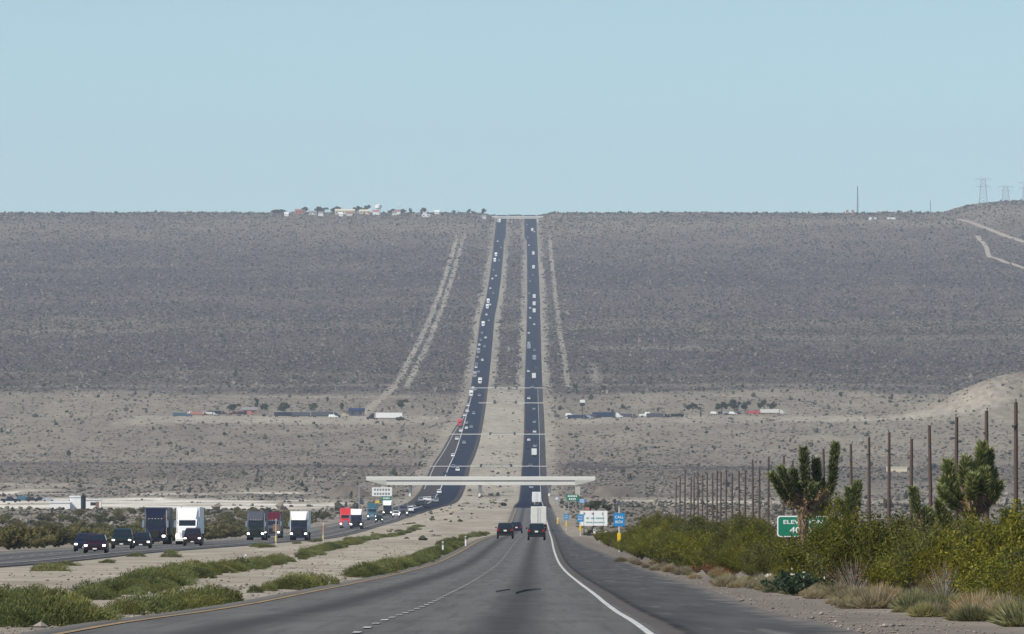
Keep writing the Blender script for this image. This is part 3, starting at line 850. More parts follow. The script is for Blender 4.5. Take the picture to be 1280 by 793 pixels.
# --- Joshua trees
def joshua(label, loc, arms, trunk, leafr, trunk_r=.16, seed=0):
    """arms: list of (points, leafy from fraction); trunk: points"""
    root = empty('joshua_tree', loc); tag(root, label, 'tree', 'joshua trees')
    tv = []; tf = []
    def tube(pts, r0, r1):
        P = np.array(pts, float); k0 = len(tv); n = 8
        for j, p in enumerate(P):
            t = j/(len(P)-1); w = (r0*(1-t)+r1*t)*(1+.12*math.sin(j*5.1))
            tg = P[min(j+1, len(P)-1)] - P[max(j-1, 0)]; tg = Vector(tg).normalized(); b = tg.orthogonal().normalized(); cc = tg.cross(b)
            for q in range(n):
                an = 2*math.pi*q/n; v = Vector(p) + (b*math.cos(an)+cc*math.sin(an))*w; tv.append(tuple(v))
        for j in range(len(P)-1):
            for q in range(n): tf.append((k0+j*n+q, k0+j*n+(q+1) % n, k0+(j+1)*n+(q+1) % n, k0+(j+1)*n+q))
    def dense(pts, m=14):
        P = np.array(pts, float); s = np.concatenate([[0], np.cumsum(np.linalg.norm(np.diff(P, axis=0), axis=1))]); 
        f = [pchip(s, P[:, q]) if len(P) > 2 else (lambda x, q=q: np.interp(x, s, P[:, q])) for q in range(3)]
        x = np.linspace(0, s[-1], m); return np.stack([g(x) for g in f], 1), s[-1]
    P, L = dense(trunk); tube(P, trunk_r, trunk_r*.75)
    LV = []; LD = []; rr = np.random.default_rng(seed)
    def spikes(P, L, f0, rad, n, up, skirt):
        t = f0 + (1-f0)*rr.random(n)**.9
        idx = t*(len(P)-1); i0 = np.clip(idx.astype(int), 0, len(P)-2); fr = (idx-i0)[:, None]
        c = P[i0]*(1-fr) + P[i0+1]*fr; tg = P[i0+1]-P[i0]; tg /= np.linalg.norm(tg, axis=1, keepdims=True)
        w = np.cross(tg, unit(n, rr)); w /= np.linalg.norm(w, axis=1, keepdims=True)
        k = np.where(skirt, -.55, up + .9*np.clip((t-.86)/.14, 0, 1)**2)[:, None]*np.ones((n, 1))
        dr = w + tg*k; dr /= np.linalg.norm(dr, axis=1, keepdims=True)
        ln = rad*rr.uniform(.7, 1.4, n)[:, None]
        sd = np.cross(dr, unit(n, rr)); sd /= np.linalg.norm(sd, axis=1, keepdims=True); sd *= .032
        b = c + w*.05
        V = np.stack([b-sd, b+sd, b+dr*ln], 1).reshape(-1, 3)
        return V, np.repeat(np.clip(.95*rr.random(n)**1.3 + .15*(t-f0)/(1-f0), 0, 1), 3)
    for pts, f0, rad in arms:
        P, L = dense(pts); tube(P, trunk_r*.62, .07)
        v, ti = spikes(P, L, f0, rad, int(820*L*(1-f0))+140, .8, False); LV.append(v); LD.append(ti)
    DV = []; DT = []
    for pts, f0, rad in arms:
        P, L = dense(pts); m = max(2, int(len(P)*f0)+1)
        v, ti = spikes(P[:m+2] if m+2 <= len(P) else P, L*f0, .1, rad*.85, int(420*L*max(f0, .2)), 0, True); DV.append(v); DT.append(ti)
    P, L = dense(trunk); v, ti = spikes(P, L, .45, .2, int(300*L), 0, True); DV.append(v); DT.append(ti)
    link('trunk', np_mesh('trunk', tv, tf, M['bark'], smooth=True), root)
    for nm, vv, tt, mt in (('leaves', LV, LD, 'yucca'), ('dead_leaves', DV, DT, 'yuccadead')):
        V = np.concatenate(vv); link(nm, np_mesh(nm, V, np.arange(len(V)).reshape(-1, 3), M[mt], attrs={'tint': np.concatenate(tt)}), root)
    return root

# tall one with finger-like arms in front of the elevation sign (positions in metres from its foot)
JX, JD = 10.45, 343.0
jz = gz(JX, JD)
def jp(zx, zy, dy=0):         # from the enlarged detail of the photograph to metres at the tree
    x = 950 + zx/5.29; y = 540 + zy/5.29
    return ((x-640)/F*JD - JX, dy, HY*0 + (-(y-HY)/F*JD) - jz)
A = [([jp(300, 520), jp(395, 470, .5), jp(415, 380, .6), jp(408, 330, .6)], .3, .17), ([jp(270, 500), jp(195, 450, .5), jp(150, 400, .6)], .3, .17), ([jp(320, 480), jp(345, 420, .5), (jp(338, 330, .6))], .3, .17),
     ([jp(222, 505), jp(165, 430, -.1), jp(120, 350, -.2), jp(74, 282, -.25)], .22, .18),
     ([jp(262, 455), jp(205, 380, -.3), jp(165, 300, -.4), jp(134, 238, -.4)], .2, .175),
     ([jp(265, 440), jp(250, 380, .3), jp(232, 300, .4), jp(222, 262, .4)], .2, .175),
     ([jp(288, 500), jp(300, 390), jp(296, 240), jp(289, 118)], .2, .19),
     ([jp(330, 470), jp(385, 400, .2), jp(378, 290, .3), jp(374, 195, .3)], .3, .19),
     ([jp(330, 500), jp(430, 430, -.1), jp(478, 320, -.1), jp(488, 200, -.1), jp(500, 84, -.1)], .28, .185),
     ([jp(300, 470), jp(335, 400, -.5), jp(352, 345, -.5)], .3, .17),
     ([jp(330, 560), jp(440, 500, .3), jp(450, 430, .4)], .3, .19)]
jt = joshua('tall joshua tree with finger-like upright arms standing in front of the green elevation sign', (JX, JD, jz), A,
            [(0, 0, -.1), jp(290, 640), jp(285, 560), jp(285, 480)], .2, .17, 1)
bm_ = MB(); p0 = jp(374, 195, .3); bm_.tube(p0, (p0[0]+.01, p0[1], p0[2]+.22), .05, .02)
bm_.build('flower_stalk', M['cream'], jt)
# bushy one further right
KX, KD = 15.6, 330.0; kz = gz(KX, KD)
def kp(zx, zy, dy=0):
    x = 1100 + zx/4.405; y = 500 + zy/4.405
    return ((x-640)/F*KD - KX, dy, -(y-HY)/F*KD - kz)
B = [([kp(515, 640), kp(450, 580, .5), kp(415, 500, .6), kp(410, 455, .6)], .4, .22), ([kp(525, 620), kp(590, 540, .6), kp(622, 450, .7), kp(625, 400, .7)], .45, .22), ([kp(515, 610), kp(530, 500, .7), kp(520, 400, .8), kp(515, 360, .8)], .45, .22),
     ([kp(505, 640), kp(430, 540), kp(375, 470), kp(350, 440)], .35, .24), ([kp(500, 640), kp(420, 520, .3), kp(385, 420, .3), kp(378, 350, .3)], .45, .25),
     ([kp(510, 620), kp(480, 500), kp(465, 400), kp(472, 330)], .45, .25), ([kp(520, 600), kp(540, 460), kp(555, 330), kp(562, 250)], .45, .24),
     ([kp(530, 620), kp(580, 500, .4), kp(598, 380, .4), kp(603, 290, .4)], .45, .24), ([kp(530, 600), kp(560, 500, -.4), kp(575, 430, -.5), kp(572, 390, -.5)], .4, .24),
     ([kp(540, 630), kp(610, 560, .2), kp(640, 500, .2), kp(655, 462, .2)], .45, .23), ([kp(500, 640), kp(400, 570, -.4), kp(350, 520, -.5), kp(338, 488, -.5)], .4, .23),
     ([kp(520, 620), kp(500, 520, -.6), kp(500, 460, -.7), kp(505, 420, -.7)], .4, .24)]
joshua('bushy joshua tree crowded with stubby green heads, between the two tallest right-hand poles', (KX, KD, kz), B,
       [(0, 0, -.1), kp(515, 760), kp(515, 690), kp(512, 620)], .24, .17, 2)
def small_joshua(label, x, ytop, d, arms, seed):
    X = (x-640)/F*d; z0 = gz(X, d); H = -(ytop-HY)/F*d - z0
    joshua(label, (X, d, z0), [([(0, 0, H*.45), (ax*.5*H, .05, H*(.45+.3*hh)), (ax*H, .1, H*hh)], .45, .2) for ax, hh in arms], [(0, 0, -.1), (0, 0, H*.3), (0, 0, H*.5)], .2, .13, seed)
small_joshua('small joshua tree with two green heads right of the tall finger-armed one', 1066, 604, 365, [(-.04, .93), (.05, 1.0), (-.14, .8)], 3)
small_joshua('leaning small joshua tree with shaggy heads left of the bushy one', 1153, 612, 350, [(-.10, 1.0), (.06, .78), (.16, .72)], 4)
small_joshua('little joshua tree peeping from the bushes against the bushy one', 1178, 628, 345, [(-.03, 1.0), (.07, .85)], 6)
small_joshua('low rosette joshua tree in the bushes at the tallest pole', 1262, 640, 320, [(-.05, 1.0), (.08, .92), (.0, .8)], 5)

# --- countless far scrub: one object
def far_scrub():
    r = np.random.default_rng(77)
    # sample the valley evenly by area inside a fan a good deal wider than the photograph
    def sample(n, d0, d1, half):
        d = np.sqrt(r.uniform(d0**2, d1**2, n)); X = r.uniform(-1, 1, n)*(half*d + 25); return X, d
    Xs = []; Ds = []; S = []; Hs = []
    for n, d0, d1, s0, s1 in ((16000, 1000, 2900, .35, .95), (34000, 2700, 5000, .4, 1.1), (76000, 4800, 8200, .5, 1.4), (100000, 7800, 12150, .6, 1.7)):
        X, d = sample(n, d0, d1, .064)
        p, k = zones(X, d)
        o = outside(X, d)
        clump = fbm(X/14, d/40, 101)
        keep = (r.random(n) < (.30 + .95*k)*(.25 + 1.5*clump)*(.35 + 1.35*fbm(X/75, d/280, 151)**1.2)*(1-p*1.15)) & (o > 2.5)
        keep &= ~((X > 7) & (X < 40) & (d < 1300)); keep &= ~((X < -40) & (d < 2300) & (X > -50))
        m = (X > LR(d)) & (X < RL(d)) & (d < 2600); keep &= ~m | (r.random(n) < .25); keep &= (d < 3000) | (d > 3800) | (X < 0) | (r.random(n) < .8)
        X = X[keep]; d = d[keep]
        s = r.uniform(s0, s1, len(X))*(.75+.5*r.random(len(X))**3)
        Xs.append(X); Ds.append(d); S.append(s); Hs.append(s*r.uniform(.55, .95, len(X)))
    # bigger dark ones: yuccas and tall creosote
    for n, d0, d1 in ((560, 2600, 6400), (3200, 6000, 12150)):
        X, d = sample(n, d0, d1, .064); p, k = zones(X, d); o = outside(X, d)
        keep = (r.random(n) < 1-p*1.4) & (o > 5); X = X[keep]; d = d[keep]
        hh = r.uniform(1.2, 2.9, len(X)); s = hh*r.uniform(.4, .8, len(X)); Xs.append(X); Ds.append(d); S.append(s); Hs.append(hh)
    n = 1500; d = r.uniform(11750, 12080, n); X = r.uniform(-820, 820, n); ok = outside(X, d) > 12; X = X[ok]; d = d[ok]
    hh = r.uniform(.8, 3.4, len(X))*r.uniform(.5, 1, len(X)); Xs.append(X); Ds.append(d); S.append(hh*r.uniform(.6, 1.3, len(X))); Hs.append(hh)
    # brush at the foot of the valley floor's washes
    X = np.concatenate(Xs); d = np.concatenate(Ds); S = np.concatenate(S); H = np.concatenate(Hs)
    z = ground(X, d) - .08
    n = len(X)
    ang = np.arange(5)*2*np.pi/5
    ring = np.concatenate([np.stack([np.cos(ang)*.62, np.sin(ang)*.62, 0*ang], 1), np.stack([np.cos(ang+.4), np.sin(ang+.4), 0*ang+.45], 1),
                           np.stack([np.cos(ang+.8)*.62, np.sin(ang+.8)*.62, 0*ang+.85], 1), [[0, 0, 1.0]]])
    V = np.repeat(ring[None], n, 0)
    V = V*(1 + r.uniform(-.32, .32, (n, 16, 1)))
    a = r.uniform(0, 6.28, n); ca, sa = np.cos(a)[:, None], np.sin(a)[:, None]
    x = (V[:, :, 0]*ca - V[:, :, 1]*sa)*S[:, None]*.8; y = (V[:, :, 0]*sa + V[:, :, 1]*ca)*S[:, None]*.8
    V = np.stack([x + X[:, None], y + d[:, None], V[:, :, 2]*H[:, None] + z[:, None]], -1)
    f = []
    for b in (0, 5):
        for q in range(5):
            q2 = (q+1) % 5; f += [(b+q, b+q2, b+5+q2), (b+q, b+5+q2, b+5+q)]
    for q in range(5): f.append((10+q, 10+(q+1) % 5, 15))
    f = np.array(f)
    Fc = (f[None] + (np.arange(n)*16)[:, None, None]).reshape(-1, 3)
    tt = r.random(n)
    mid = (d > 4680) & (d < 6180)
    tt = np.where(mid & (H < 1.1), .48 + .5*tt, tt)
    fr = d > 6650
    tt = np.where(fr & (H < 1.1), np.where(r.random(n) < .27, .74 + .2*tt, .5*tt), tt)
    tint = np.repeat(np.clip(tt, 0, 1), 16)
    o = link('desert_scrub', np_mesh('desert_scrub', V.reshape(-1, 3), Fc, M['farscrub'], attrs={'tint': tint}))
    tag(o, 'countless low desert shrubs dotting the valley floor and the far slope', 'scrub', kind='stuff')
t = NT('far_scrub_leaf')
tn = t.attr('tint')
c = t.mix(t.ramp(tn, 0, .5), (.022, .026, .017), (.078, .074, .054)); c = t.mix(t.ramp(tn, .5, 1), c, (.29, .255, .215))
t.bsdf(c, .95, 0, .05); M['farscrub'] = t.mat
far_scrub()

# --- loose stones on the verge: one object
def stones():
    r = np.random.default_rng(31)
    n = 3400
    d = 118 + 420*r.random(n)**1.6; X = RR(d) + r.uniform(-.15, 2.6, n)*r.random(n)**.6
    l = r.random(n) < .3
    X = np.where(l, RL(d) - r.uniform(.0, .9, n), X)
    s = r.uniform(.006, .02, n)*(1 + 1.6*(r.random(n) < .03))
    md = r.random(n) < .30; d = np.where(md, 135 + 800*r.random(n)**1.3, d); X = np.where(md, RL(d) - r.uniform(.3, 17, n), X); s = np.where(md, r.uniform(.02, .075, n), s)
    base_v = np.array([(1, 0, 0), (-1, 0, 0), (0, 1, 0), (0, -1, 0), (0, 0, 1), (0, 0, -1)], float)
    f = np.array([(0, 2, 4), (2, 1, 4), (1, 3, 4), (3, 0, 4), (2, 0, 5), (1, 2, 5), (3, 1, 5), (0, 3, 5)])
    V = base_v[None]*(1+r.uniform(-.35, .35, (n, 6, 3)))*s[:, None, None]*np.array([1.3, 1.3, .8])
    V = V + r.normal(0, .1, (n, 1, 3))*s[:, None, None]
    V = V + np.stack([X, d, ground(X, d)+.02], -1)[:, None, :]
    Fc = (f[None] + (np.arange(n)*6)[:, None, None]).reshape(-1, 3)
    o = link('gravel', np_mesh('gravel', V.reshape(-1, 3), Fc, M['stone'], attrs={'tint': np.repeat(r.random(n), 6)}))
    tag(o, 'loose gravel and stones scattered along both pavement edges', 'gravel', kind='stuff')
t = NT('verge_stone'); t.bsdf(t.mix(t.attr('tint'), (.12, .105, .095), (.34, .30, .26)), .95, 0, .1); M['stone'] = t.mat
stones()
# ------------------------------------------------------------------ vehicles
def rzd(X, d):
    """surface height of the carriageway (between the rows the sheet is straight)"""
    i = int(np.clip(np.searchsorted(rows, d), 1, len(rows)-1)); tt = (d-rows[i-1])/(rows[i]-rows[i-1])
    return float(base(X, rows[i-1]))*(1-tt) + float(base(X, rows[i]))*tt + float(RDZ(d))

def wheel(parent, x, y, r, w, rim='steel'):
    s = 1 if x > 0 else -1
    m = MB(); m.tube((x-w/2, y, r), (x+w/2, y, r), r, n=18)
    o = m.build('wheel', M['rubber'], parent, bevel=.03)
    q = MB(); q.tube((x+s*(w/2-.01), y, r), (x+s*(w/2+.015), y, r), r*.6, r*.5, n=14)
    q.build('rim', M[rim], o)

def lamp(parent, name, mat, x0, x1, y0, y1, z0, z1):
    m = MB(); m.box(x0, x1, y0, y1, z0, z1); return m.build(name, M[mat], parent, bevel=.02)

CARS = {
    'sedan': dict(low=[(-2.3, .32), (-2.32, .58), (-2.2, .74), (-1.05, .93), (1.5, 1.0), (2.25, .98), (2.32, .62), (2.28, .34)], hw=.89,
                  cab=[(-1.15, .90), (-.35, 1.43), (.95, 1.45), (1.85, .98)], c0=.83, c1=.62, wb=(-1.42, 1.32), r=.33, hl=.66, tl=.80),
    'suv': dict(low=[(-2.3, .42), (-2.34, .84), (-2.2, 1.02), (-1.05, 1.14), (2.28, 1.18), (2.36, .8), (2.32, .44)], hw=.93,
                cab=[(-1.15, 1.1), (-.5, 1.74), (2.0, 1.78), (2.3, 1.15)], c0=.88, c1=.73, wb=(-1.42, 1.38), r=.38, hl=.86, tl=1.06),
    'pickup': dict(low=[(-2.7, .48), (-2.74, .9), (-2.6, 1.08), (-1.3, 1.18), (2.75, 1.16), (2.8, .8), (2.76, .5)], hw=.95,
                   cab=[(-1.4, 1.14), (-.75, 1.82), (.75, 1.84), (.95, 1.16)], c0=.89, c1=.74, wb=(-1.75, 1.7), r=.39, hl=.92, tl=1.0),
}
def car(label, X, d, paint, kind='sedan', rear=False, lit=True, group=None, roll=0):
    c = CARS[kind]; hw = c['hw']
    cat = {'sedan': 'car', 'suv': 'suv', 'pickup': 'pickup truck'}[kind]
    root = empty({'sedan': 'sedan_car', 'suv': 'suv_car', 'pickup': 'pickup_truck'}[kind], (X, d, rzd(X, d)), math.pi if rear else 0)
    tag(root, label, cat, group)
    low = c['low']; b = MB(); b.prism(low, [hw*(.97 if z < .5 else 1.0 if z < 1 else .985) for y, z in low])
    bo = b.build('body', M[paint], root, bevel=.05, seg=2)
    k = MB(); cab = c['cab']; k.prism(cab, [c['c0'], c['c1'], c['c1'], c['c0']])
    k.build('cabin', M[paint], root, bevel=.045, seg=2)
    def lerp(a, b, t): return a+(b-a)*t
    # windscreen, rear window, side windows
    def pane(name, i, j, flip):
        (y0, z0), (y1, z1) = cab[i], cab[j]; w0, w1 = (c['c0'], c['c1']) if i in (0, 3) else (c['c1'], c['c0'])
        q = []
        for t_, sg in ((.14, -1), (.14, 1), (.9, 1), (.9, -1)):
            y, z = lerp(y0, y1, t_), lerp(z0, z1, t_); w = lerp(w0, w1, t_)*.88
            q.append((sg*w, y, z))
        if flip: q = q[::-1]
        m = MB(); m.quad(*q, t=.014); return m.build(name, M['glass'], root)
    pane('windscreen', 0, 1, False); pane('rear_window', 3, 2, True)
    for sg in (-1, 1):
        q = []
        for (i, j, t_) in ((0, 3, .14), (0, 3, .86), (1, 2, .97), (1, 2, .08)):
            y = lerp(cab[i][0], cab[j][0], t_)
            zl = lerp(cab[i][1], cab[j][1], t_) + (.05 if i == 0 else -.06)
            fz = (zl-cab[0][1])/(cab[1][1]-cab[0][1]); q.append((sg*(lerp(c['c0'], c['c1'], np.clip(fz, 0, 1))+.004), y, zl))
        if sg > 0: q = q
        m = MB(); m.quad(*(q if sg > 0 else q[::-1]), t=.012); m.build('side_window', M['glass'], root)
    f = low[1][0]; bk = max(y for y, z in low)
    m = MB(); m.box(-hw*.55, hw*.55, f-.02, f+.06, c['hl']-.10, c['hl']+.05); m.build('grille', M['dark'], root)
    m = MB(); m.box(-hw*.97, hw*.97, f-.09, f+.12, low[0][1]-.02, low[0][1]+.2); m.build('bumper', M['dark' if kind != 'sedan' else paint], root, bevel=.04)
    m = MB(); m.box(-hw*.97, hw*.97, bk-.12, bk+.09, low[0][1], low[0][1]+.2); m.build('bumper', M['dark' if kind != 'sedan' else paint], root, bevel=.04)
    for sg in (-1, 1):
        lamp(root, 'headlight', 'head' if lit else 'lens', sg*hw*.78-.12, sg*hw*.78+.12, f-.035, f+.1, c['hl']-.06, c['hl']+.06)
        lamp(root, 'tail_light', 'tail', sg*hw*.8-.13, sg*hw*.8+.13, bk-.08, bk+.025, c['tl']-.12, c['tl']+.1)
        m = MB(); m.box(sg*(hw+.02)-.02, sg*(hw+.16)+.02, cab[0][0]+.28, cab[0][0]+.42, cab[0][1]+.06, cab[0][1]+.2); m.build('wing_mirror', M[paint], root, bevel=.03)
        for y in c['wb']: wheel(root, sg*(hw-.10), y, c['r'], .22)
    lamp(root, 'licence_plate', 'plate', -.17, .17, bk+.004, bk+.03, c['tl']-.17, c['tl']+.0)
    lamp(root, 'licence_plate', 'plate', -.16, .16, f-.115, f-.085, low[0][1]+.03, low[0][1]+.14)
    if kind == 'pickup':
        m = MB(); m.box(-hw+.08, hw-.08, 1.02, 2.66, 1.1, 1.19); m.build('truck_bed', M['dark'], root)
    return root

def semi(label, X, d, paint, trailer='white', rear=False, top=None, lit=True, trailer_kind='box', group=None, tlen=14.6, roof=True, sun_visor=True, name='semi_truck'):
    """a bonneted tractor and its trailer; its nose (or its tail doors, when rear) is at distance d"""
    L = 5.2 + tlen
    root = empty(name, (X, d + (L if rear else 0), rzd(X, d + (L/2))), math.pi if rear else 0)
    # pitch with the road
    z0, z1 = rzd(X, d), rzd(X, d+L)
    root.location.z = z1 if rear else z0
    root.rotation_euler = (math.atan2(z1-z0, L)*(-1 if rear else 1), 0, math.pi if rear else 0)
    tag(root, label, 'truck', group)
    top = top or paint
    m = MB(); m.prism([(.12, .62), (.08, 1.35), (.3, 1.68), (1.95, 1.98), (1.95, .62)], [.80, .80, .86, 1.02, 1.02]); m.build('hood', M[paint], root, bevel=.06, seg=2)
    for sg in (-1, 1):
        m = MB(); m.prism([(.35, .55), (.4, 1.0), (.75, 1.22), (1.6, 1.22), (1.9, .8), (1.9, .55)], .17, cx=sg*1.05); m.build('fender', M[paint], root, bevel=.05)
        lamp(root, 'headlight', 'head' if lit else 'lens', sg*.98-.17, sg*.98+.17, .27, .42, .80, 1.02)
        m = MB(); m.box(sg*1.33-.11, sg*1.33+.11, 2.0, 2.12, 1.85, 2.65); m.tube((sg*1.1, 2.1, 2.55), (sg*1.3, 2.08, 2.55), .025); m.build('wing_mirror', M['chrome'], root, bevel=.02)
        m = MB(); m.tube((sg*1.12, 4.75, 1.0), (sg*1.12, 4.75, 3.75), .075, n=10); m.build('exhaust_stack', M['chrome'], root)
        m = MB(); m.tube((sg*.95, 2.5, .72), (sg*.95, 4.0, .72), .31, n=14); m.build('fuel_tank', M['chrome'], root)
        wheel(root, sg*1.06, 1.1, .5, .3)
        for y in (5.0, 6.3): wheel(root, sg*1.0, y, .5, .52)
        for y in (L-2.9, L-1.6): wheel(root, sg*1.0, y, .5, .52)
    m = MB(); m.box(-.5, .5, .03, .14, .72, 1.55)
    m.build('grille', M['dark' if paint in ('navy', 'slate', 'greenblack') else 'chrome'], root, bevel=.03)
    m = MB(); m.box(-1.2, 1.2, -.06, .3, .36, .68); m.build('bumper', M[paint if paint != 'red' else 'chrome'], root, bevel=.04)
    m = MB(); m.prism([(1.9, .62), (1.9, 1.95), (2.45, 2.78), (4.5, 2.82), (4.5, .62)], [1.04, 1.06, 1.08, 1.12, 1.12]); m.build('cab', M[paint], root, bevel=.05, seg=2)
    (y0, z0_), (y1, z1_) = (1.9, 1.95), (2.45, 2.78)
    q = [(-.92, y0+.1*(y1-y0), z0_+.1*(z1_-z0_)), (.92, y0+.1*(y1-y0), z0_+.1*(z1_-z0_)), (.9, y0+.85*(y1-y0), z0_+.85*(z1_-z0_)), (-.9, y0+.85*(y1-y0), z0_+.85*(z1_-z0_))]
    m = MB(); m.quad(*q, t=.02); m.build('windscreen', M['glass'], root)
    for sg in (-1, 1):
        q = [(sg*1.10, 2.25, 1.85), (sg*1.10, 2.95, 1.85), (sg*1.115, 2.95, 2.5), (sg*1.105, 2.5, 2.5)]
        m = MB(); m.quad(*(q if sg > 0 else q[::-1]), t=.015); m.build('side_window', M['glass'], root)
    if roof:
        m = MB(); m.prism([(2.45, 2.80), (2.75, 3.15), (3.7, 3.95), (4.5, 4.0), (4.5, 2.80)], [.95, 1.0, 1.12, 1.15, 1.15]); rf = m.build('roof_fairing', M[top], root, bevel=.06, seg=2)
        for x in (-.7, -.35, 0, .35, .7): lamp(rf, 'marker_lamp', 'amber', x-.05, x+.05, 2.42, 2.52, 2.79, 2.85)
    m = MB(); m.box(-.42, .42, 1.8, L-.6, .78, .98); m.build('chassis', M['dark'], root)
    y0, y1 = 5.15, L
    if trailer_kind == 'box':
        m = MB(); m.box(-1.29, 1.29, y0, y1, 1.14, 4.08); tr = m.build('trailer_box', M[trailer], root, bevel=.03)
        for sg in (-1, 1):
            m = MB(); m.box(sg*.64-.58, sg*.64+.58, y1+.005, y1+.03, 1.3, 3.98); dd_ = m.build('rear_door', M[trailer], tr)
            m = MB(); m.tube((sg*.2, y1+.05, 1.3), (sg*.2, y1+.05, 3.95), .022, n=6); m.build('lock_rod', M['steel'], dd_)
            lamp(root, 'tail_light', 'tail', sg*1.1-.12, sg*1.1+.12, y1+.0, y1+.05, 1.0, 1.12)
            m = MB(); m.box(sg*1.0-.3, sg*1.0+.3, y1-1.0, y1-.97, .3, 1.0); m.build('mud_flap', M['rubber'], root)
        m = MB(); m.box(-1.1, 1.1, y1-.1, y1, .5, .62); m.tube((-.6, y1-.05, .6), (-.6, y1-.05, 1.15), .04); m.tube((.6, y1-.05, .6), (.6, y1-.05, 1.15), .04); m.build('rear_guard', M['steel'], root)
    else:
        m = MB(); m.box(-1.29, 1.29, y0, y1, 1.16, 1.36); tr = m.build('flat_deck', M['dark'], root, bevel=.02)
        m = MB(); m.prism([(y0+1, 1.38), (y0+1.1, 2.4), (y0+5, 2.7), (y1-2, 2.5), (y1-1.6, 1.38)], 1.1); m.build('tarped_load', M[trailer], root, bevel=.15, seg=2)
    return root

OG = 'traffic coming towards the viewer on the left carriageway'
def at(x, d): return (x-640)/F*d
lane = {'in': -33.4, 'out': -37.3}
car('dark maroon-black sedan with bright headlights leading the oncoming traffic', at(120, 735), 735, 'wine', 'sedan', group=OG)
car('dark blue-black hatchback half hidden at the left flank of the leading oncoming sedan', at(107, 775), 775, 'navy', 'sedan', group=OG)
car('dark green-black suv behind the leading oncoming sedan, first of the bunched pair', at(153, 860), 860, 'greenblack', 'suv', group=OG)
car('black sedan with lit headlights beside the dark oncoming suv, in front of the navy truck', at(177, 880), 880, 'black', 'sedan', group=OG)
semi('navy blue truck with a tall dark face, first of the oncoming trucks', at(193, 1055), 1055, 'navy', 'slate', top='navy', group=OG)
semi('white truck with a tall white roof fairing behind a dark maroon car', at(233, 1050), 1050, 'white', 'white', group=OG)
car('dark maroon car with two bright headlights in front of the white truck', at(241, 985), 985, 'wine', 'suv', group=OG)
semi('dark teal truck in the middle pair of oncoming trucks, left one of the two', at(319, 1340), 1340, 'greenblack', 'slate', top='slate', group=OG)
semi('dark truck with a maroon roof fairing, behind the orange-yellow call box', at(340, 1500), 1500, 'slate', 'maroon', top='maroon', group=OG)
semi('navy truck with a white roof fairing, alone between two call box backs', at(373, 1330), 1330, 'navy', 'offwhite', top='white', group=OG)
semi('red truck with a red trailer, farther up the oncoming line', at(432, 1960), 1960, 'red', 'red', top='red', group=OG)
semi('dark flat-load truck with a white fairing, beside the red truck', at(445, 1930), 1930, 'navy', 'slate', top='white', group=OG, trailer_kind='flat', tlen=12)
semi('teal truck below the white roadside board', at(465, 2380), 2380, 'teal', 'teal', top='teal', group=OG)
car('dark green car in front of the teal truck', at(474, 2230), 2230, 'greenblack', 'suv', group=OG)
semi('navy truck with white fairing beyond the teal truck', at(484, 2580), 2580, 'navy', 'offwhite', top='white', group=OG)
car('white pickup truck ahead of the far slate truck', at(495, 2480), 2480, 'white', 'pickup', group=OG)
semi('slate truck with a low brown load, last big one before the flyover', at(504, 2560), 2560, 'slate', 'brown', top='slate', roof=False, trailer_kind='flat', tlen=12, group=OG)
RG = 'traffic driving away on the right carriageway'
car('black suv with a white plate close behind the big white trailer', 2.55, 1000, 'greenblack', 'suv', rear=True, lit=False, group=RG)
car('dark sedan in the left lane of the right carriageway, nearer of two', at(631.5, 1060), 1060, 'black', 'suv', rear=True, lit=False, group=RG)
car('dark car in the left lane beyond the nearer dark sedan', at(645.5, 1480), 1480, 'navy', 'suv', rear=True, lit=False, group=RG)
semi('white semi truck with closed trailer doors, nearest truck driving away', at(673.5, 1608), 1608, 'white', 'offwhite', rear=True, lit=False, group=RG)
semi('white semi truck on dark blacktop just before the flyover', at(670.8, 2810), 2810, 'white', 'white', rear=True, lit=False, group=RG)

# distant traffic: one simple mesh per vehicle
def mini(kind, paint):
    m = MB(); mats = [M[paint], M['glass'], M['rubber'], M['chrome']]
    if kind == 'semi':
        m.box(-1.29, 1.29, 5, 19, 1.14, 4.08, 0); m.prism([(.1, .6), (.1, 1.5), (1.9, 2), (2.4, 2.8), (3.6, 3.9), (4.6, 4), (4.6, .6)], [.85, .85, 1.05, 1.05, 1.12, 1.12, 1.1], 0)
        m.quad((-.9, 1.92, 2.1), (.9, 1.92, 2.1), (.9, 2.36, 2.8), (-.9, 2.36, 2.8), 1); m.box(-1.15, 1.15, 0, .2, .4, .7, 3)
        for y in (1.1, 4.9, 6.2, 16.6, 17.9): m.tube((-1.2, y, .5), (1.2, y, .5), .5, n=12, m=2)
    else:
        c = CARS[kind]; m.prism(c['low'], c['hw'], 0); m.prism(c['cab'], [c['c0'], c['c1'], c['c1'], c['c0']], 0)
        cb = c['cab']; w0, w1 = c['c0']*.9, c['c1']*.9
        m.quad((-w0, cb[0][0]-.0, cb[0][1]+.06), (w0, cb[0][0]-.0, cb[0][1]+.06), (w1, cb[1][0]-.02, cb[1][1]-.05), (-w1, cb[1][0]-.02, cb[1][1]-.05), 1)
        m.quad((w0, cb[3][0]+.0, cb[3][1]+.06), (-w0, cb[3][0]+.0, cb[3][1]+.06), (-w1, cb[2][0]+.02, cb[2][1]-.05), (w1, cb[2][0]+.02, cb[2][1]-.05), 1)
        for y in c['wb']: m.tube((-c['hw'], y, c['r']), (c['hw'], y, c['r']), c['r'], n=12, m=2)
    return m.mesh(kind + '_' + paint, mats)
_mini = {}
NM = {'semi': ('semi_truck', 'truck'), 'sedan': ('sedan_car', 'car'), 'suv': ('suv_car', 'car'), 'pickup': ('pickup_truck', 'pickup truck')}
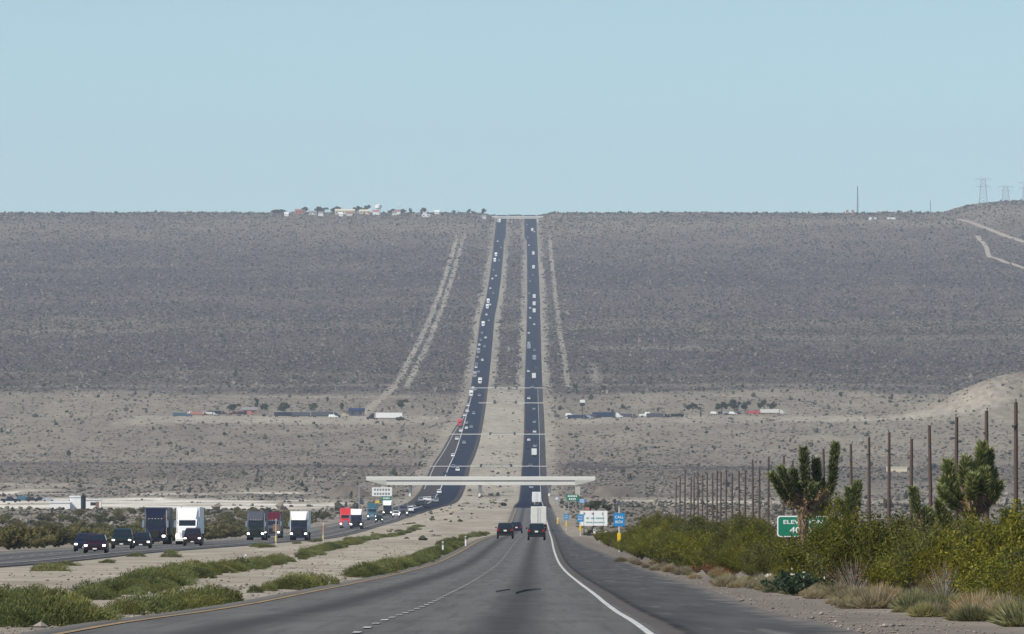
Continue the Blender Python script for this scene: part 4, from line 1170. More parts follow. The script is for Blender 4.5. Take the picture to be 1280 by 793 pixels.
CN = {'white': 'white', 'offwhite': 'off-white', 'silver': 'silver', 'black': 'black', 'navy': 'navy', 'red': 'red', 'teal': 'teal', 'tan': 'tan', 'slate': 'slate grey', 'blue': 'blue', 'pink': 'faded red', 'maroon': 'maroon'}
def far_traffic(side, lst, group):
    cnt = {}
    for x, y, kind, paint in lst:
        ds = np.geomspace(2500, 11700, 5000)
        c = RX(ds) if side == 'right' else LX(ds)+.4
        yy = HY - (base(c, ds))/ds*F
        d = float(ds[np.argmax(yy <= y)])
        X = at(x, d)
        lo, hi = (float(RL(d))+1.6, float(RR(d))-1.6) if side == 'right' else (float(LL(d))+1.6, float(LR(d))-1.6)
        X = min(max(X, lo), hi)
        key = (kind, paint)
        if key not in _mini: _mini[key] = mini(kind, paint)
        nm, cat = NM[kind]
        o = link(nm, _mini[key])
        L = 19 if kind == 'semi' else 0
        rear = side == 'right'
        s0, s1 = rzd(X, d-5), rzd(X, d+5)
        o.location = (X, d + (L if rear else 0), rzd(X, d + (L if rear else 0)))
        o.rotation_euler = (math.atan2(s1-s0, 10)*(-1 if rear else 1), 0, math.pi if rear else 0)
        cnt[key] = cnt.get(key, 0) + 1
        tag(o, f'tiny {CN[paint]} {cat}, {nth(cnt[key])} of its colour from the crest down the {side} blacktop carriageway', cat, group)
far_traffic('right', [(659, 282, 'suv', 'silver'), (665.3, 290.3, 'semi', 'white'), (668, 291, 'suv', 'white'), (660, 298, 'sedan', 'silver'), (666.7, 320, 'semi', 'white'), (666.9, 337.5, 'semi', 'white'),
    (662.6, 353, 'sedan', 'silver'), (667, 355, 'suv', 'navy'), (667.8, 374.4, 'semi', 'white'), (667.7, 383.6, 'semi', 'white'), (667.7, 392.5, 'semi', 'white'), (662.6, 386.5, 'suv', 'white'),
    (662.6, 399, 'suv', 'white'), (661, 430.5, 'suv', 'white'), (661.2, 438, 'semi', 'silver'), (668, 439.5, 'suv', 'silver'), (670, 462, 'sedan', 'teal'), (660.4, 466, 'suv', 'white'), (662.5, 469, 'sedan', 'black'),
    (667.4, 475, 'semi', 'white'), (665.4, 486, 'suv', 'silver'), (667.4, 513.4, 'suv', 'silver'), (667, 509, 'sedan', 'black'), (668.2, 542, 'suv', 'white'), (659, 542, 'sedan', 'maroon'), (668.5, 560, 'suv', 'silver'),
    (667.7, 572, 'semi', 'white'), (663, 585, 'suv', 'silver'), (660, 562, 'sedan', 'navy'), (664, 612, 'suv', 'silver'), (661.5, 308, 'suv', 'white'), (666, 345, 'sedan', 'silver'), (661.5, 368, 'suv', 'silver'), (667.8, 407, 'suv', 'white'), (661, 418, 'suv', 'white'), (668, 452, 'semi', 'silver'), (661, 500, 'suv', 'white'), (668, 530, 'suv', 'silver'), (661, 552, 'sedan', 'white'), (676, 641, 'sedan', 'navy')][:-1], 'distant traffic on the right carriageway')
far_traffic('left', [(624.6, 279, 'semi', 'white'), (620, 321.5, 'semi', 'white'), (618.5, 328.5, 'semi', 'white'), (624, 327, 'suv', 'silver'), (615.4, 350, 'suv', 'white'), (610.2, 380, 'semi', 'white'), (612.6, 382.5, 'suv', 'white'),
    (609.2, 387, 'semi', 'white'), (602.5, 418, 'suv', 'silver'), (599, 433, 'suv', 'white'), (605.7, 435, 'suv', 'silver'), (598, 443, 'semi', 'silver'), (596, 448, 'sedan', 'tan'), (593, 457, 'suv', 'silver'), (590.2, 473, 'semi', 'silver'),
    (598, 466.5, 'sedan', 'silver'), (600, 481, 'semi', 'offwhite'), (599, 496.5, 'suv', 'silver'), (579, 509, 'suv', 'white'), (574.8, 534, 'semi', 'red'), (583, 531, 'suv', 'silver'), (583, 537, 'sedan', 'white'), (589, 536, 'suv', 'silver'),
    (576, 541, 'suv', 'white'), (587, 531, 'sedan', 'navy'), (566.6, 586, 'suv', 'silver'), (541, 624, 'suv', 'slate'), (536, 627.5, 'suv', 'white'), (528, 633, 'sedan', 'black'), (522, 634, 'suv', 'black'), (531, 626.5, 'sedan', 'white'), (622, 303, 'suv', 'white'), (626, 311, 'suv', 'silver'), (617, 339, 'suv', 'silver'), (620, 346, 'sedan', 'white'), (613, 362, 'suv', 'white'), (616.5, 368, 'suv', 'silver'), (608, 395, 'suv', 'white'), (611, 402, 'sedan', 'silver'), (604, 409, 'semi', 'white'), (607, 424, 'suv', 'white'), (601, 427, 'suv', 'silver'), (603, 452, 'suv', 'white'), (595, 461, 'suv', 'white'), (588, 487, 'suv', 'white'), (594, 489, 'suv', 'silver'), (586, 497, 'semi', 'offwhite'), (584, 516, 'suv', 'white'), (592, 519, 'suv', 'silver'), (578, 521, 'sedan', 'white'), (571, 551, 'suv', 'white'), (580, 556, 'suv', 'silver'), (575, 566, 'sedan', 'black'), (566, 572, 'suv', 'white'), (572, 590, 'suv', 'white'), (556, 594, 'sedan', 'navy'), (549, 618, 'suv', 'white'), (545, 629, 'suv', 'silver'), (526, 628, 'suv', 'silver'), (534, 636, 'sedan', 'black'), (513, 641, 'suv', 'white'), (517, 638, 'sedan', 'silver')], 'distant traffic on the left carriageway')

# ------------------------------------------------------------------ lettering
def text(body, size, mat, parent, loc, name='lettering', align='CENTER', xs=1.0):
    cu = bpy.data.curves.new(name, 'FONT'); cu.body = body; cu.size = size; cu.align_x = align; cu.align_y = 'CENTER'; cu.extrude = .004; cu.offset = size*.012
    cu.materials.append(M[mat])
    tmp = bpy.data.objects.new(name, cu); COL.objects.link(tmp); bpy.context.view_layer.update()
    me = bpy.data.meshes.new_from_object(tmp.evaluated_get(bpy.context.evaluated_depsgraph_get())); bpy.data.objects.remove(tmp)
    o = bpy.data.objects.new(name, me); COL.objects.link(o); o.parent = parent
    o.location = loc; o.rotation_euler = (math.pi/2, 0, 0); o.scale = (xs, 1, 1)
    return o

# ------------------------------------------------------------------ signs and roadside furniture
def post(parent, x, z0, z1, r=.05, mat='steel', name='post', y=.06):
    m = MB(); m.tube((x, y, z0), (x, y, z1), r, n=8); return m.build(name, M[mat], parent)
# elevation sign
d = 400.0; X = at(1004, d); z0 = gz(X, d)
zt, zb = -(645-HY)/F*d - z0, -(671.5-HY)/F*d - z0
w = 32.5/F*d
sg_ = empty('elevation_sign', (X, d, z0)); tag(sg_, 'green elevation sign with white lettering, partly hidden by the tall joshua tree', 'road sign')
def rrect(x0, x1, z0_, z1_, r, y, t=.02):
    pts = []
    for cx_, cz_, a0 in ((x1-r, z1_-r, 0), (x0+r, z1_-r, 90), (x0+r, z0_+r, 180), (x1-r, z0_+r, 270)):
        for k in range(5):
            a = math.radians(a0 + k*22.5); pts.append((cx_+r*math.cos(a), cz_+r*math.sin(a)))
    n = len(pts); m = MB()
    m.add([(p, y, q) for p, q in pts] + [(p, y+t, q) for p, q in pts], [tuple(range(n)), tuple(range(2*n-1, n-1, -1))] + [((k+1) % n, k, n+k, n+(k+1) % n) for k in range(n)])
    return m
rrect(-w, w, zb, zt, .12, 0).build('panel', M['signwhite'], sg_)
rrect(-w+.05, w-.05, zb+.05, zt-.05, .09, -.012).build('panel_field', M['signgreen'], sg_)
text('ELEVATION', .23, 'signtext', sg_, (0, -.02, zt-.27), xs=1.40)
text('4000', .37, 'signtext', sg_, (-.10, -.02, zb+.27), xs=1.22)
for x in (-w*.6, w*.6): post(sg_, x, -.3, zt-.1, .05, 'wood')

def callbox(label, x, d, s=1.0, back=False, seen=True):
    X = at(x, d); z0 = gz(X, d)
    o = empty('call_box', (X, d, z0), math.pi if back else 0, s); tag(o, label, 'call box', 'roadside call boxes')
    post(o, 0, -.2, 3.9, .045, 'offwhite')
    m = MB(); m.box(-.45, .45, -.02, 0, 2.05, 3.1); p = m.build('sign_panel', M['signblue' if not back else 'brown'], o, bevel=.004)
    if back:
        m = MB(); m.box(-.44, .44, -.03, -.022, 2.06, 3.09); m.build('sign_face', M['signblue'], o)
    text('CALL', .30, 'signtext', p, (0, -.036, 2.77)); text('BOX', .30, 'signtext', p, (0, -.036, 2.38))
    m = MB(); m.box(-.15, .15, -.24, -.02, .72, 1.5); b = m.build('phone_cabinet', M['yellow'], o, bevel=.02)
    m = MB(); m.box(-.11, .11, -.26, -.243, .9, 1.3); m.build('cabinet_door', M['yellow'], b)
    m = MB(); m.quad((-.2, -.15, 3.78), (.2, -.15, 3.78), (.2, .15, 3.98), (-.2, .15, 3.98), t=.02); m.build('solar_panel', M['slate'], o)
    return o
callbox('blue call box sign with a yellow phone cabinet below, nearest of the right-hand ones', 774, 765, 1.0)
callbox('small blue call box sign in front of the big white board', 725.5, 1290, .95)
callbox('little distant blue call box sign left of the big white board', 708, 1640, .92)
callbox('brown call box sign back with yellow cabinet below the maroon-topped truck', 345, 960, .72, True)
callbox('brown back of a call box sign right of the navy truck with white fairing', 404, 1060, .62, True)

# big white service board
d = 1330.0; X = at(742, d); z0 = gz(X, d); k = d/F
zt = -(638.8-HY)*k - z0; zb = -(657.5-HY)*k - z0; w = 17.3*k
o = empty('white_board', (X, d, z0)); tag(o, 'wide white roadside board with rows of small dark and teal lettering', 'road sign')
m = MB(); m.box(-w, w, 0, .04, zb, zt); bd = m.build('panel', M['signwhite'], o, bevel=.006)
H = zt-zb
for j, (zz, h, mt, segs) in enumerate(((.80, .16, 'signdark', ((-.66, .12), (-.05, .18), (.66, .09))), (.50, .12, 'signteal', ((-.42, .22), (-.05, .28), (.48, .62))), (.22, .10, 'signteal', ((-.30, .5), (.42, .8))))):
    for (cx_, ww) in segs:
        m = MB(); n_ = max(2, int(ww*14)); r_ = np.random.default_rng(j*7+int(cx_*50)+90)
        for q in range(n_):
            xx = (cx_ - ww/2 + ww*(q+.1)/n_)*w; x2 = (cx_ - ww/2 + ww*(q+.78)/n_)*w; hh = h*H*(.7+.4*r_.random())
            m.box(xx, x2, -.012, -.002, zb+zz*H-hh/2, zb+zz*H+hh/2)
        m.build('lettering', M[mt], bd)
for x in (-w*.7, 0, w*.7): post(o, x, -.3, zt-.1, .07, 'wood')
m = MB(); m.box(-w*.62, -w*.3, 0, .04, zt+.03, zt+.5); m.build('small_tab', M['pink'], o); post(o, -w*.46, zt-.4, zt+.3, .04)
# white paddle marker below it
def delineator(label, x, y, d, h, mat='white', w=.12):
    X = at(x, d); z0 = gz(X, d)
    o = empty('delineator_post', (X, d, z0)); tag(o, label, 'marker post', 'roadside marker posts')
    m = MB(); m.box(-w/2, w/2, -.02, .02, -.1, h); m.build('blade', M[mat], o, bevel=.005)
    m = MB(); m.box(-w*.4, w*.4, -.03, -.021, h-.28, h-.06); m.build('reflector', M['chrome' if mat == 'white' else 'white'], o)
delineator('white marker post at the foot of the big white board, upper of two', 743, 662, 1230, 1.0, w=.3)
delineator('white marker post at the foot of the big white board, lower of two', 745.5, 669, 1120, .9, w=.26)
delineator('white marker post standing in the hedge-like median row', 307, 694, 545, .75)
delineator('white marker post by the pavement edge shrubs, nearer of two', 553.5, 680, 730, .95)
delineator('white marker post by the pavement edge shrubs, farther of two', 582, 672, 860, .95)
delineator('yellow marker post on the right verge below the green signs', 697, 643, 1900, 1.3, 'yellow', .3)

# small green and blue guide signs near the flyover
def guide(name, label, x, d, y0, y1, hw_, mat, lines, legs=True, tmat='signtext'):
    X = at(x, d); z0 = gz(X, d); k = d/F
    o = empty(name, (X, d, z0)); tag(o, label, 'road sign')
    zt, zb = -(y0-HY)*k - z0, -(y1-HY)*k - z0
    rrect(-hw_*k, hw_*k, zb, zt, .12, 0, .05).build('panel', M[mat], o)
    n = len(lines); fl = MB()
    for j, ww in enumerate(lines):
        zc_ = zt - (zt-zb)*(j+.55)/(n+.1); hh = (zt-zb)/(n+.1)*.26
        nn = max(3, int(ww*8))
        for q in range(nn):
            x0 = hw_*k*ww*(-1+2*(q+.12)/nn); x1 = hw_*k*ww*(-1+2*(q+.8)/nn); fl.box(x0, x1, -.02, -.004, zc_-hh, zc_+hh)
    fl.build('lettering', M[tmat], o)
    for sx in (-.6, .6): post(o, sx*hw_*k, -.3, zt-.1, .1, 'steel', y=.15)
guide('guide_sign', 'wide green guide sign on the right just before the flyover', 715.5, 2600, 618.5, 626, 7.5, 'signgreen', (.8, .6))
guide('service_sign', 'small blue service sign beside the green guide sign', 727.5, 2560, 624, 629, 4, 'signblue', (.7, .7))
guide('guide_sign', 'small green sign beside the white board over the oncoming carriageway', 483, 2750, 621, 629, 6, 'signgreen', (.7, .6))
guide('roadside_board', 'white roadside board with four dark-ringed shapes, left of the flyover\'s end', 477.5, 2900, 609.5, 620.5, 12.5, 'signwhite', (.84, .84), tmat='roofgrey')
guide('service_sign', 'faint grey-blue sign on the right shoulder under the flyover\'s end', 696, 2750, 620, 627, 3, 'steel', (.6,))
# tall lamp-like pole by the oncoming side
d = 2500.0; X = at(449, d); z0 = gz(X, d); o = empty('camera_mast', (X, d, z0)); tag(o, 'tall grey mast with two small boxes left of the white roadside board', 'mast')
hh = -(607-HY)/F*d - z0; post(o, 0, -.5, hh, .14, 'steel', 'mast_pole')
m = MB(); m.box(.1, 1.1, -.3, .3, hh*.42, hh*.55); m.tube((0, .06, hh*.5), (.2, 0, hh*.5), .08); m.build('cabinet', M['slate'], o, bevel=.03)
m = MB(); m.tube((0, .06, hh-.2), (1.2, .06, hh+.1), .07); m.box(.9, 1.7, -.15, .25, hh-.05, hh+.2); m.build('lamp_arm', M['steel'], o)
d = 2750.0; X = at(471.5, d); z0 = gz(X, d); o = empty('warning_sign', (X, d, z0)); tag(o, 'yellow diamond warning sign on a post below the white roadside board', 'road sign')
m = MB(); zc_ = -(628-HY)/F*d - z0; m.add([(-.75, 0, zc_), (0, 0, zc_-.75), (.75, 0, zc_), (0, 0, zc_+.75), (-.75, .03, zc_), (0, .03, zc_-.75), (.75, .03, zc_), (0, .03, zc_+.75)], [(0,1,2,3),(7,6,5,4),(1,0,4,5),(2,1,5,6),(3,2,6,7),(0,3,7,4)]); m.build('panel', M['yellow'], o); post(o, 0, -.3, zc_+.3, .06)

# ------------------------------------------------------------------ the pole line
PX = [(1270, 503), (1234, 513.6), (1195, 521.5), (1164.7, 532), (1138.6, 549), (1111, 541), (1086.5, 547), (1065.5, 555), (1031.5, 561), (992, 576), (979, 570), (960.5, 572), (949, 590), (941.5, 575), (931, 588),
      (924.4, 589), (915, 592), (907.4, 588), (900.6, 590), (896, 588), (891, 592), (884, 592), (878, 594), (872.7, 590), (867.7, 597), (863, 596), (856, 586), (849.5, 597), (844.5, 602)]
for i, (x, yt) in enumerate(PX):
    d = 30.0*F/(x-640); X = 30.0
    z0 = gz(X, d); h = -(yt-HY)/F*d - z0
    h = min(max(h, 8.4), 10.6)
    o = empty('utility_pole', (X, d, z0)); tag(o, f'bare brown wooden utility pole, {nth(i+1)} from the right end of the long pole row', 'utility pole', 'utility poles in the row right of the highway')
    m = MB(); m.tube((0, 0, -.5), (rng.normal(0, .09), rng.normal(0, .09), h), .165*rng.uniform(.85, 1.12), .11, n=9); m.build('shaft', M['wood'], o)
    m = MB(); m.tube((0, 0, h), (0, 0, h+.10), .03, n=6); m.tube((0, 0, h+.09), (0, 0, h+.2), .05, .04, n=8); m.build('insulator', M['slate'], o)
    m = MB(); m.tube((-.17, -.06, h-1.5), (.0, -.06, h-1.3), .035, n=6); m.tube((-.22, -.06, h-1.36), (-.16, -.06, h-1.5), .06, n=8); m.build('bracket', M['slate'], o)

# ------------------------------------------------------------------ flyover
def flyover(label, d, x0, x1, yt, yb, piers, w=10):
    k = d/F
    Xa, Xb = at(x0, d), at(x1, d); zt = -(yt-HY)*k; zb = -(yb-HY)*k; T = zt-zb
    xm = (Xa+Xb)/2; zr = min(float(base(xm, d)), float(base(at(560, d), d)))
    o = empty('overpass', (xm, d, zr)); tag(o, label, 'overpass')
    R = lambda X: X-xm; Z = lambda z: z-zr
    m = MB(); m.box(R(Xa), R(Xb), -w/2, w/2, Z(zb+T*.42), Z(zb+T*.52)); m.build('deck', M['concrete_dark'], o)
    for sy, nm in ((-1, 'parapet'), (1, 'parapet')):
        m = MB(); m.box(R(Xa)-7, R(Xb)+7, sy*(w/2+.16)-.14, sy*(w/2+.16)+.14, Z(zb+T*.60), Z(zt)); m.build('parapet', M['palecon'], o, bevel=.03)
        m = MB(); m.box(R(Xa)-3, R(Xb)+3, sy*(w/2+.02)-.05, sy*(w/2+.02)+.05, Z(zb+T*.45), Z(zb+T*.60)); m.build('painted_rail_shadow', M['dark'], o)  # dark strip painted in as the shade under the rail overhang
        m = MB(); m.box(R(Xa), R(Xb), sy*(w/2-.1)-.35, sy*(w/2-.1)+.35, Z(zb), Z(zb+T*.44)); m.build('girder', M['palecon'], o, bevel=.04)
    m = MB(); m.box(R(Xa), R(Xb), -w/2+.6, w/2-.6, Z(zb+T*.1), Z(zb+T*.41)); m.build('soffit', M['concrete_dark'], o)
    for px in piers:
        Xp = at(px, d)
        for sy in (-2.6, 2.6):
            m = MB(); m.tube((R(Xp), sy, float(base(Xp, d))-zr-1.2), (R(Xp), sy, Z(zb+T*.12)), .62, n=14); m.build('pier', M['palecon'], o)
        m = MB(); m.box(R(Xp)-.7, R(Xp)+.7, -4, 4, Z(zb-.55), Z(zb+T*.1)); m.build('pier_cap', M['concrete'], o, bevel=.05)
    for s, Xe in ((-1, Xa), (1, Xb)):
        m = MB(); zz = Z(zb+T*.6)
        m.add([(R(Xe)-s*1, -w/2-.3, Z(zb)-.2), (R(Xe)+s*7, -w/2-.3, zz), (R(Xe)-s*1, -w/2-.3, zz), (R(Xe)-s*1, w/2+.3, Z(zb)-.2), (R(Xe)+s*7, w/2+.3, zz), (R(Xe)-s*1, w/2+.3, zz)],
              [(0, 1, 2), (5, 4, 3), (0, 3, 4, 1), (1, 4, 5, 2), (2, 5, 3, 0)]); m.build('wing_wall', M['concrete'], o)
        m = MB(); m.box(R(Xe)-1, R(Xe)+1, -w/2, w/2, Z(zb)-6, Z(zb)-.05); m.build('abutment', M['concrete'], o)
    return o
flyover('long pale concrete flyover crossing both carriageways in the valley', 3800, 480, 722, 596.3, 606.3, (513, 600, 687))
flyover('small pale overpass crossing the road cut at the crest', 11480, 622, 672, 270.4, 273.4, (640,), 9)
# concrete culverts crossing under the carriageways
CV = [(4180, 'nearest the flyover'), (4590, 'second'), (5310, 'third'), (5950, 'fourth'), (6290, 'farthest')]
for i, (d, wd) in enumerate(CV):
    for side in ('left', 'right'):
        xl, xr = (RL, RR) if side == 'right' else (LL, LR)
        a, b = float(xl(d)), float(xr(d)); xm = (a+b)/2
        zr = rzd(xm, d)
        o = empty('culvert', (xm, d, zr)); tag(o, f'pale concrete culvert under the {side} carriageway, {nth(i+1)} beyond the flyover', 'culvert', 'culverts under the valley carriageways')
        ea, eb = (a-4.5, b+.6) if side == 'right' else ((b-4.5 if i in (0, 3) else a-.6), b+4.5)
        i0 = int(np.searchsorted(rows, d-5)); i1 = int(np.searchsorted(rows, d+5))
        dd = np.concatenate([[d-6.0], rows[i0:i1], [d+6.0]]) if i1 > i0 else np.array([d-6.0, d+6.0])
        # slab laid to the carriageway's own fall
        X0, X1 = ea, eb
        vs = []; 
        for q in dd:
            for XX_ in (X0, X1):
                vs.append((XX_-xm, q-d, float(base(XX_, q))+float(RDZ(q))+.12-zr))
        for q in dd:
            for XX_ in (X0, X1):
                vs.append((XX_-xm, q-d, float(base(XX_, q))-1.1-zr))
        n = len(dd); mm = MB()
        fs = []
        for j in range(n-1):
            fs += [(2*j, 2*j+1, 2*j+3, 2*j+2), (2*n+2*j+1, 2*n+2*j, 2*n+2*j+2, 2*n+2*j+3), (2*j+2, 2*n+2*j+2, 2*n+2*j, 2*j), (2*j+1, 2*n+2*j+1, 2*n+2*j+3, 2*j+3)]
        fs += [(0, 2*n, 2*n+1, 1), (2*n-1, 4*n-1, 4*n-2, 2*n-2)]
        mm.add(vs, fs); mm.build('slab', M['concrete'], o)
        # headwall, and a dark block painted as the shade inside the median-end mouth
        xe = (ea-.9 if side == 'right' else eb+.9)
        zz = float(base(xe, d-8))-zr
        mm = MB(); mm.box(xe-xm-.75, xe-xm+.75, -9, -7, zz-.6, zz+1.35); mm.build('painted_mouth_shade', M['dark'], o)
        mm = MB(); s_ = (ea, a) if side == 'right' else (b, eb)
        mm.box(s_[0]-xm, s_[1]-xm, -10, -9.4, zz-.6, zz+1.0); mm.build('headwall', M['concrete'], o)

# low walls of the drainage channels across the sandy median
for d, lb in ((4590, 'low pale channel wall across the sandy median, the one nearest the flyover'), (5310, 'low pale channel wall across the sandy median, middle one of three'), (6290, 'low pale channel wall across the median, at the foot of the long slope')):
    a, b = float(LR(d))+5.6, float(RL(d))-5.6; xm = (a+b)/2; z0 = gz(xm, d-9)
    o = empty('channel_wall', (xm, d-9, z0)); tag(o, lb, 'wall', 'channel walls across the median')
    m = MB(); m.box(a-xm, b-xm, -.25, .25, -1.0, .85); m.build('wall_face', M['concrete'], o)
    m = MB(); m.box(a-xm, b-xm, -.35, .35, .853, 1.0); m.build('coping', M['concrete_dark'], o)
# ------------------------------------------------------------------ truck stop on the valley floor
PG = 'vehicles parked at the valley truck stop'
def parked(kind, paint, x, y, label, rz=math.pi/2, sc=1.0, trailer=None):
    X, d = img(x, y, 3000); z = gz(X, d)
    if kind == 'semi':
        key = ('semi2', paint, trailer)
        if key not in _mini:
            m = MB(); mats = [M[paint], M['glass'], M['rubber'], M['chrome'], M[trailer or paint], M['dark']]
            m.box(-1.29, 1.29, -2.5, 13, 1.14, 4.08, 4); m.prism([(-8, .6), (-8, 1.5), (-6.3, 2), (-5.8, 2.8), (-4.6, 3.7), (-3.4, 3.8), (-3.4, .6)], [.85, .85, 1.05, 1.05, 1.12, 1.12, 1.1], 0)
            m.box(-.4, .4, -6, 12.5, .75, 1.1, 5)
            m.quad((-.9, -6.28, 2.1), (.9, -6.28, 2.1), (.9, -5.84, 2.8), (-.9, -5.84, 2.8), 1); m.box(-1.15, 1.15, -8.1, -7.9, .4, .7, 3)
            for y_ in (-7, -3.1, -1.8, 10.4, 11.7): m.tube((-1.2, y_, .5), (1.2, y_, .5), .5, n=12, m=2)
            _mini[key] = m.mesh('semi_' + paint, mats)
        o = link('semi_truck', _mini[key]); cat = 'truck'
    else:
        key = (kind, paint)
        if key not in _mini: _mini[key] = mini(kind, paint)
        o = link(NM[kind][0], _mini[key]); cat = NM[kind][1]
    o.location = (X, d, z); o.rotation_euler = (0, 0, rz); o.scale = (sc,)*3
    tag(o, label, cat, PG)
P = math.pi
parked('semi', 'teal', 231, 521, 'teal parked truck with a white top at the left end of the truck stop', P/2, .55, 'teal')
parked('pickup', 'white', 238, 519, 'white pickup parked behind the teal truck at the left end', P/2, 1.1)
parked('semi', 'maroon', 251, 519.5, 'maroon parked truck, second from the left end of the truck stop', P/2, .5, 'pink')
parked('semi', 'offwhite', 263, 519, 'off-white parked truck, third from the left end of the truck stop', P/2, .45, 'offwhite')
parked('semi', 'navy', 274, 518.5, 'navy parked truck, fourth from the left end of the truck stop', P/2, .55, 'navy')
parked('pickup', 'maroon', 293, 519, 'maroon pickup parked under the dark trees of the truck stop', P/2, 1.2)
parked('suv', 'black', 303, 519, 'black car parked under the dark trees of the truck stop', P/2, 1.2)
parked('semi', 'navy', 362, 521.5, 'long navy parked truck right of the dark round tree', P/2, .7, 'navy')
parked('semi', 'slate', 384, 521.5, 'slate grey low truck parked at the end of the long navy one', P/2, .7, 'slate')
parked('semi', 'blue', 412, 522, 'dull blue parked truck left of the tall blue shed', P/2, .8, 'slate')
parked('suv', 'white', 416.5, 523, 'white car parked in front of the dull blue truck', P/2, 1.2)
parked('pickup', 'tan', 429, 522, 'tan pickup parked between the dull blue truck and the blue shed', P/2, 1.2)
parked('semi', 'black', 475, 525, 'parked truck with the long bright white trailer and black tractor', -P/2, 1.0, 'white')
parked('suv', 'navy', 500, 526, 'navy car parked at the right end of the white-trailer truck', P/2, 1.1)
parked('suv', 'white', 712, 521, 'white car parked at the right carriageway\'s slip, upper of the pair', P/2, 1.1)
parked('pickup', 'white', 714, 524, 'white pickup parked at the right carriageway\'s slip, lower of the pair', P/2, 1.0)
parked('semi', 'blue', 726, 524, 'blue truck parked below the white-topped sign post', P/2, .6, 'blue')
parked('suv', 'silver', 736, 524, 'silver car parked right of the blue truck near the slip', P/2, 1.2)
parked('semi', 'navy', 743, 523, 'small navy truck parked left of the white-fronted blue one', P/2, .5, 'slate')
parked('semi', 'white', 764, 523, 'blue parked truck with a white front, largest on the right side', P/2, .85, 'blue')
parked('semi', 'slate', 787, 522.5, 'slate grey parked truck right of the white-fronted blue one', P/2, .6, 'slate')
parked('pickup', 'white', 809, 522, 'white parked pickup between the slate truck and the dark truck', P/2, 1.7)
parked('semi', 'navy', 826, 522.5, 'dark low truck right of the white parked pickup', P/2, .65, 'slate')
parked('semi', 'black', 841, 522, 'black parked truck at the right end of the dark row', -P/2, .5, 'black')
for i, (x, p) in enumerate(((893, 'white'), (902, 'black'), (908, 'silver'), (916, 'white'), (922, 'navy'))):
    parked('suv', p, x, 518.5, f'tiny {CN[p]} car parked in the trees, {nth(i+1)} from the left of its cluster', P/2, 1.0)
parked('pickup', 'red', 939, 518, 'red pickup parked by the pale low trailer, left one', P/2, 1.0)
parked('suv', 'red', 946.5, 518, 'red car parked by the pale low trailer, right one', P/2, 1.0)
parked('semi', 'offwhite', 970, 518, 'pale low trailer truck parked at the far right of the row', P/2, .72, 'offwhite')

def house(name, label, x, y, w, h, dp, wall, roof, gable=True, d=None, cat='building', win=True):
    if d is None: X, d = img(x, y, 2400)
    else: X = at(x, d)
    z = gz(X, d)
    o = empty(name, (X, d, z)); tag(o, label, cat)
    m = MB(); m.box(-w/2, w/2, -dp/2, dp/2, -1, h); wl = m.build('wall', M[wall], o)
    m = MB()
    if gable:
        m.add([(-w/2-.4, -dp/2-.4, h+.01), (w/2+.4, -dp/2-.4, h+.01), (w/2+.4, dp/2+.4, h+.01), (-w/2-.4, dp/2+.4, h+.01), (-w/2-.4, 0, h+dp*.26), (w/2+.4, 0, h+dp*.26)],
              [(3, 2, 1, 0), (0, 1, 5, 4), (2, 3, 4, 5), (1, 2, 5), (3, 0, 4)])
    else: m.box(-w/2-.2, w/2+.2, -dp/2-.2, dp/2+.2, h+.01, h+.3)
    m.build('roof', M[roof], o)
    if win:
        n = max(1, int(w/4))
        for i in range(n):
            x0 = -w/2 + w*(i+.3)/n
            m = MB(); m.box(x0, x0+min(1.6, w/n*.4), -dp/2-.03, -dp/2+.05, h*.38, h*.75); f = m.build('window', M['glass'], o)
        m = MB(); m.box(w*.5-1.6, w*.5-.6, -dp/2-.04, -dp/2+.05, 0, 2.1); m.build('door', M['brown'], o)
    return o
house('shed', 'tall blue shed behind the parked trucks, left of the long white trailer', 446, 520, 9, 3.0, 6, 'slate', 'blue')
house('shed', 'low dark red shed at the left truck stop trees', 312, 518, 9, 2.6, 6, 'pink', 'roofgrey')
# white-topped post by the slip
X, d = img(728, 521, 3000); o = empty('sign_tower', (X, d, gz(X, d))); tag(o, 'slim tower sign with a white head above the blue parked truck', 'sign')
post(o, 0, -.3, 8.2, .25, 'slate'); m = MB(); m.box(-1.5, 1.5, -.3, .3, 8.2, 9.9); m.build('sign_head', M['white'], o); m = MB(); m.box(-1.4, 1.4, -.3, .3, 6.3, 8.1); m.build('lower_panel', M['black'], o)

# yard by the left interchange
house('shed', 'low white shed at the left edge of the pale yard', 75.5, 636.5, 5.9, 1.9, 5, 'white', 'white', False, cat='shed', win=False)
house('pump_house', 'taller square white pump house in the pale yard', 95.5, 636.5, 3.8, 3.6, 5, 'white', 'white', False, cat='building', win=False)
house('pump_house', 'white hut with a dark green awning right of the square pump house', 117, 636, 4.6, 2.6, 4, 'white', 'offwhite', False, cat='building', win=True)
X, d = img(104, 637.5, 2400); o = empty('storage_tank', (X, d, gz(X, d))); tag(o, 'slim dark upright tank between the white pump house and the hut', 'tank')
m = MB(); m.tube((0, 0, 0), (0, 0, 4.2), .75, n=14); m.build('shell', M['greenblack'], o); m = MB(); m.tube((0, 0, 4.2), (0, 0, 4.9), .3, .25, n=10); m.build('cap', M['dark'], o)
parked('pickup', 'navy', 12, 628.5, 'dark navy pickup parked on the pale yard at the left edge', P/2, 1.2)
parked('suv', 'greenblack' if False else 'teal', 30, 627.5, 'teal van parked on the pale yard, second from the left edge', P/2, 1.2)
parked('suv', 'black', 40, 627.5, 'black car parked on the pale yard beside the teal van', P/2, 1.0)
parked('sedan', 'navy', 51, 627, 'navy sedan parked on the pale yard, nearest the low white shed', P/2, 1.1)
parked('sedan', 'silver', 60, 627, 'silver sedan parked on the pale yard, just left of the low white shed', P/2, 1.0)
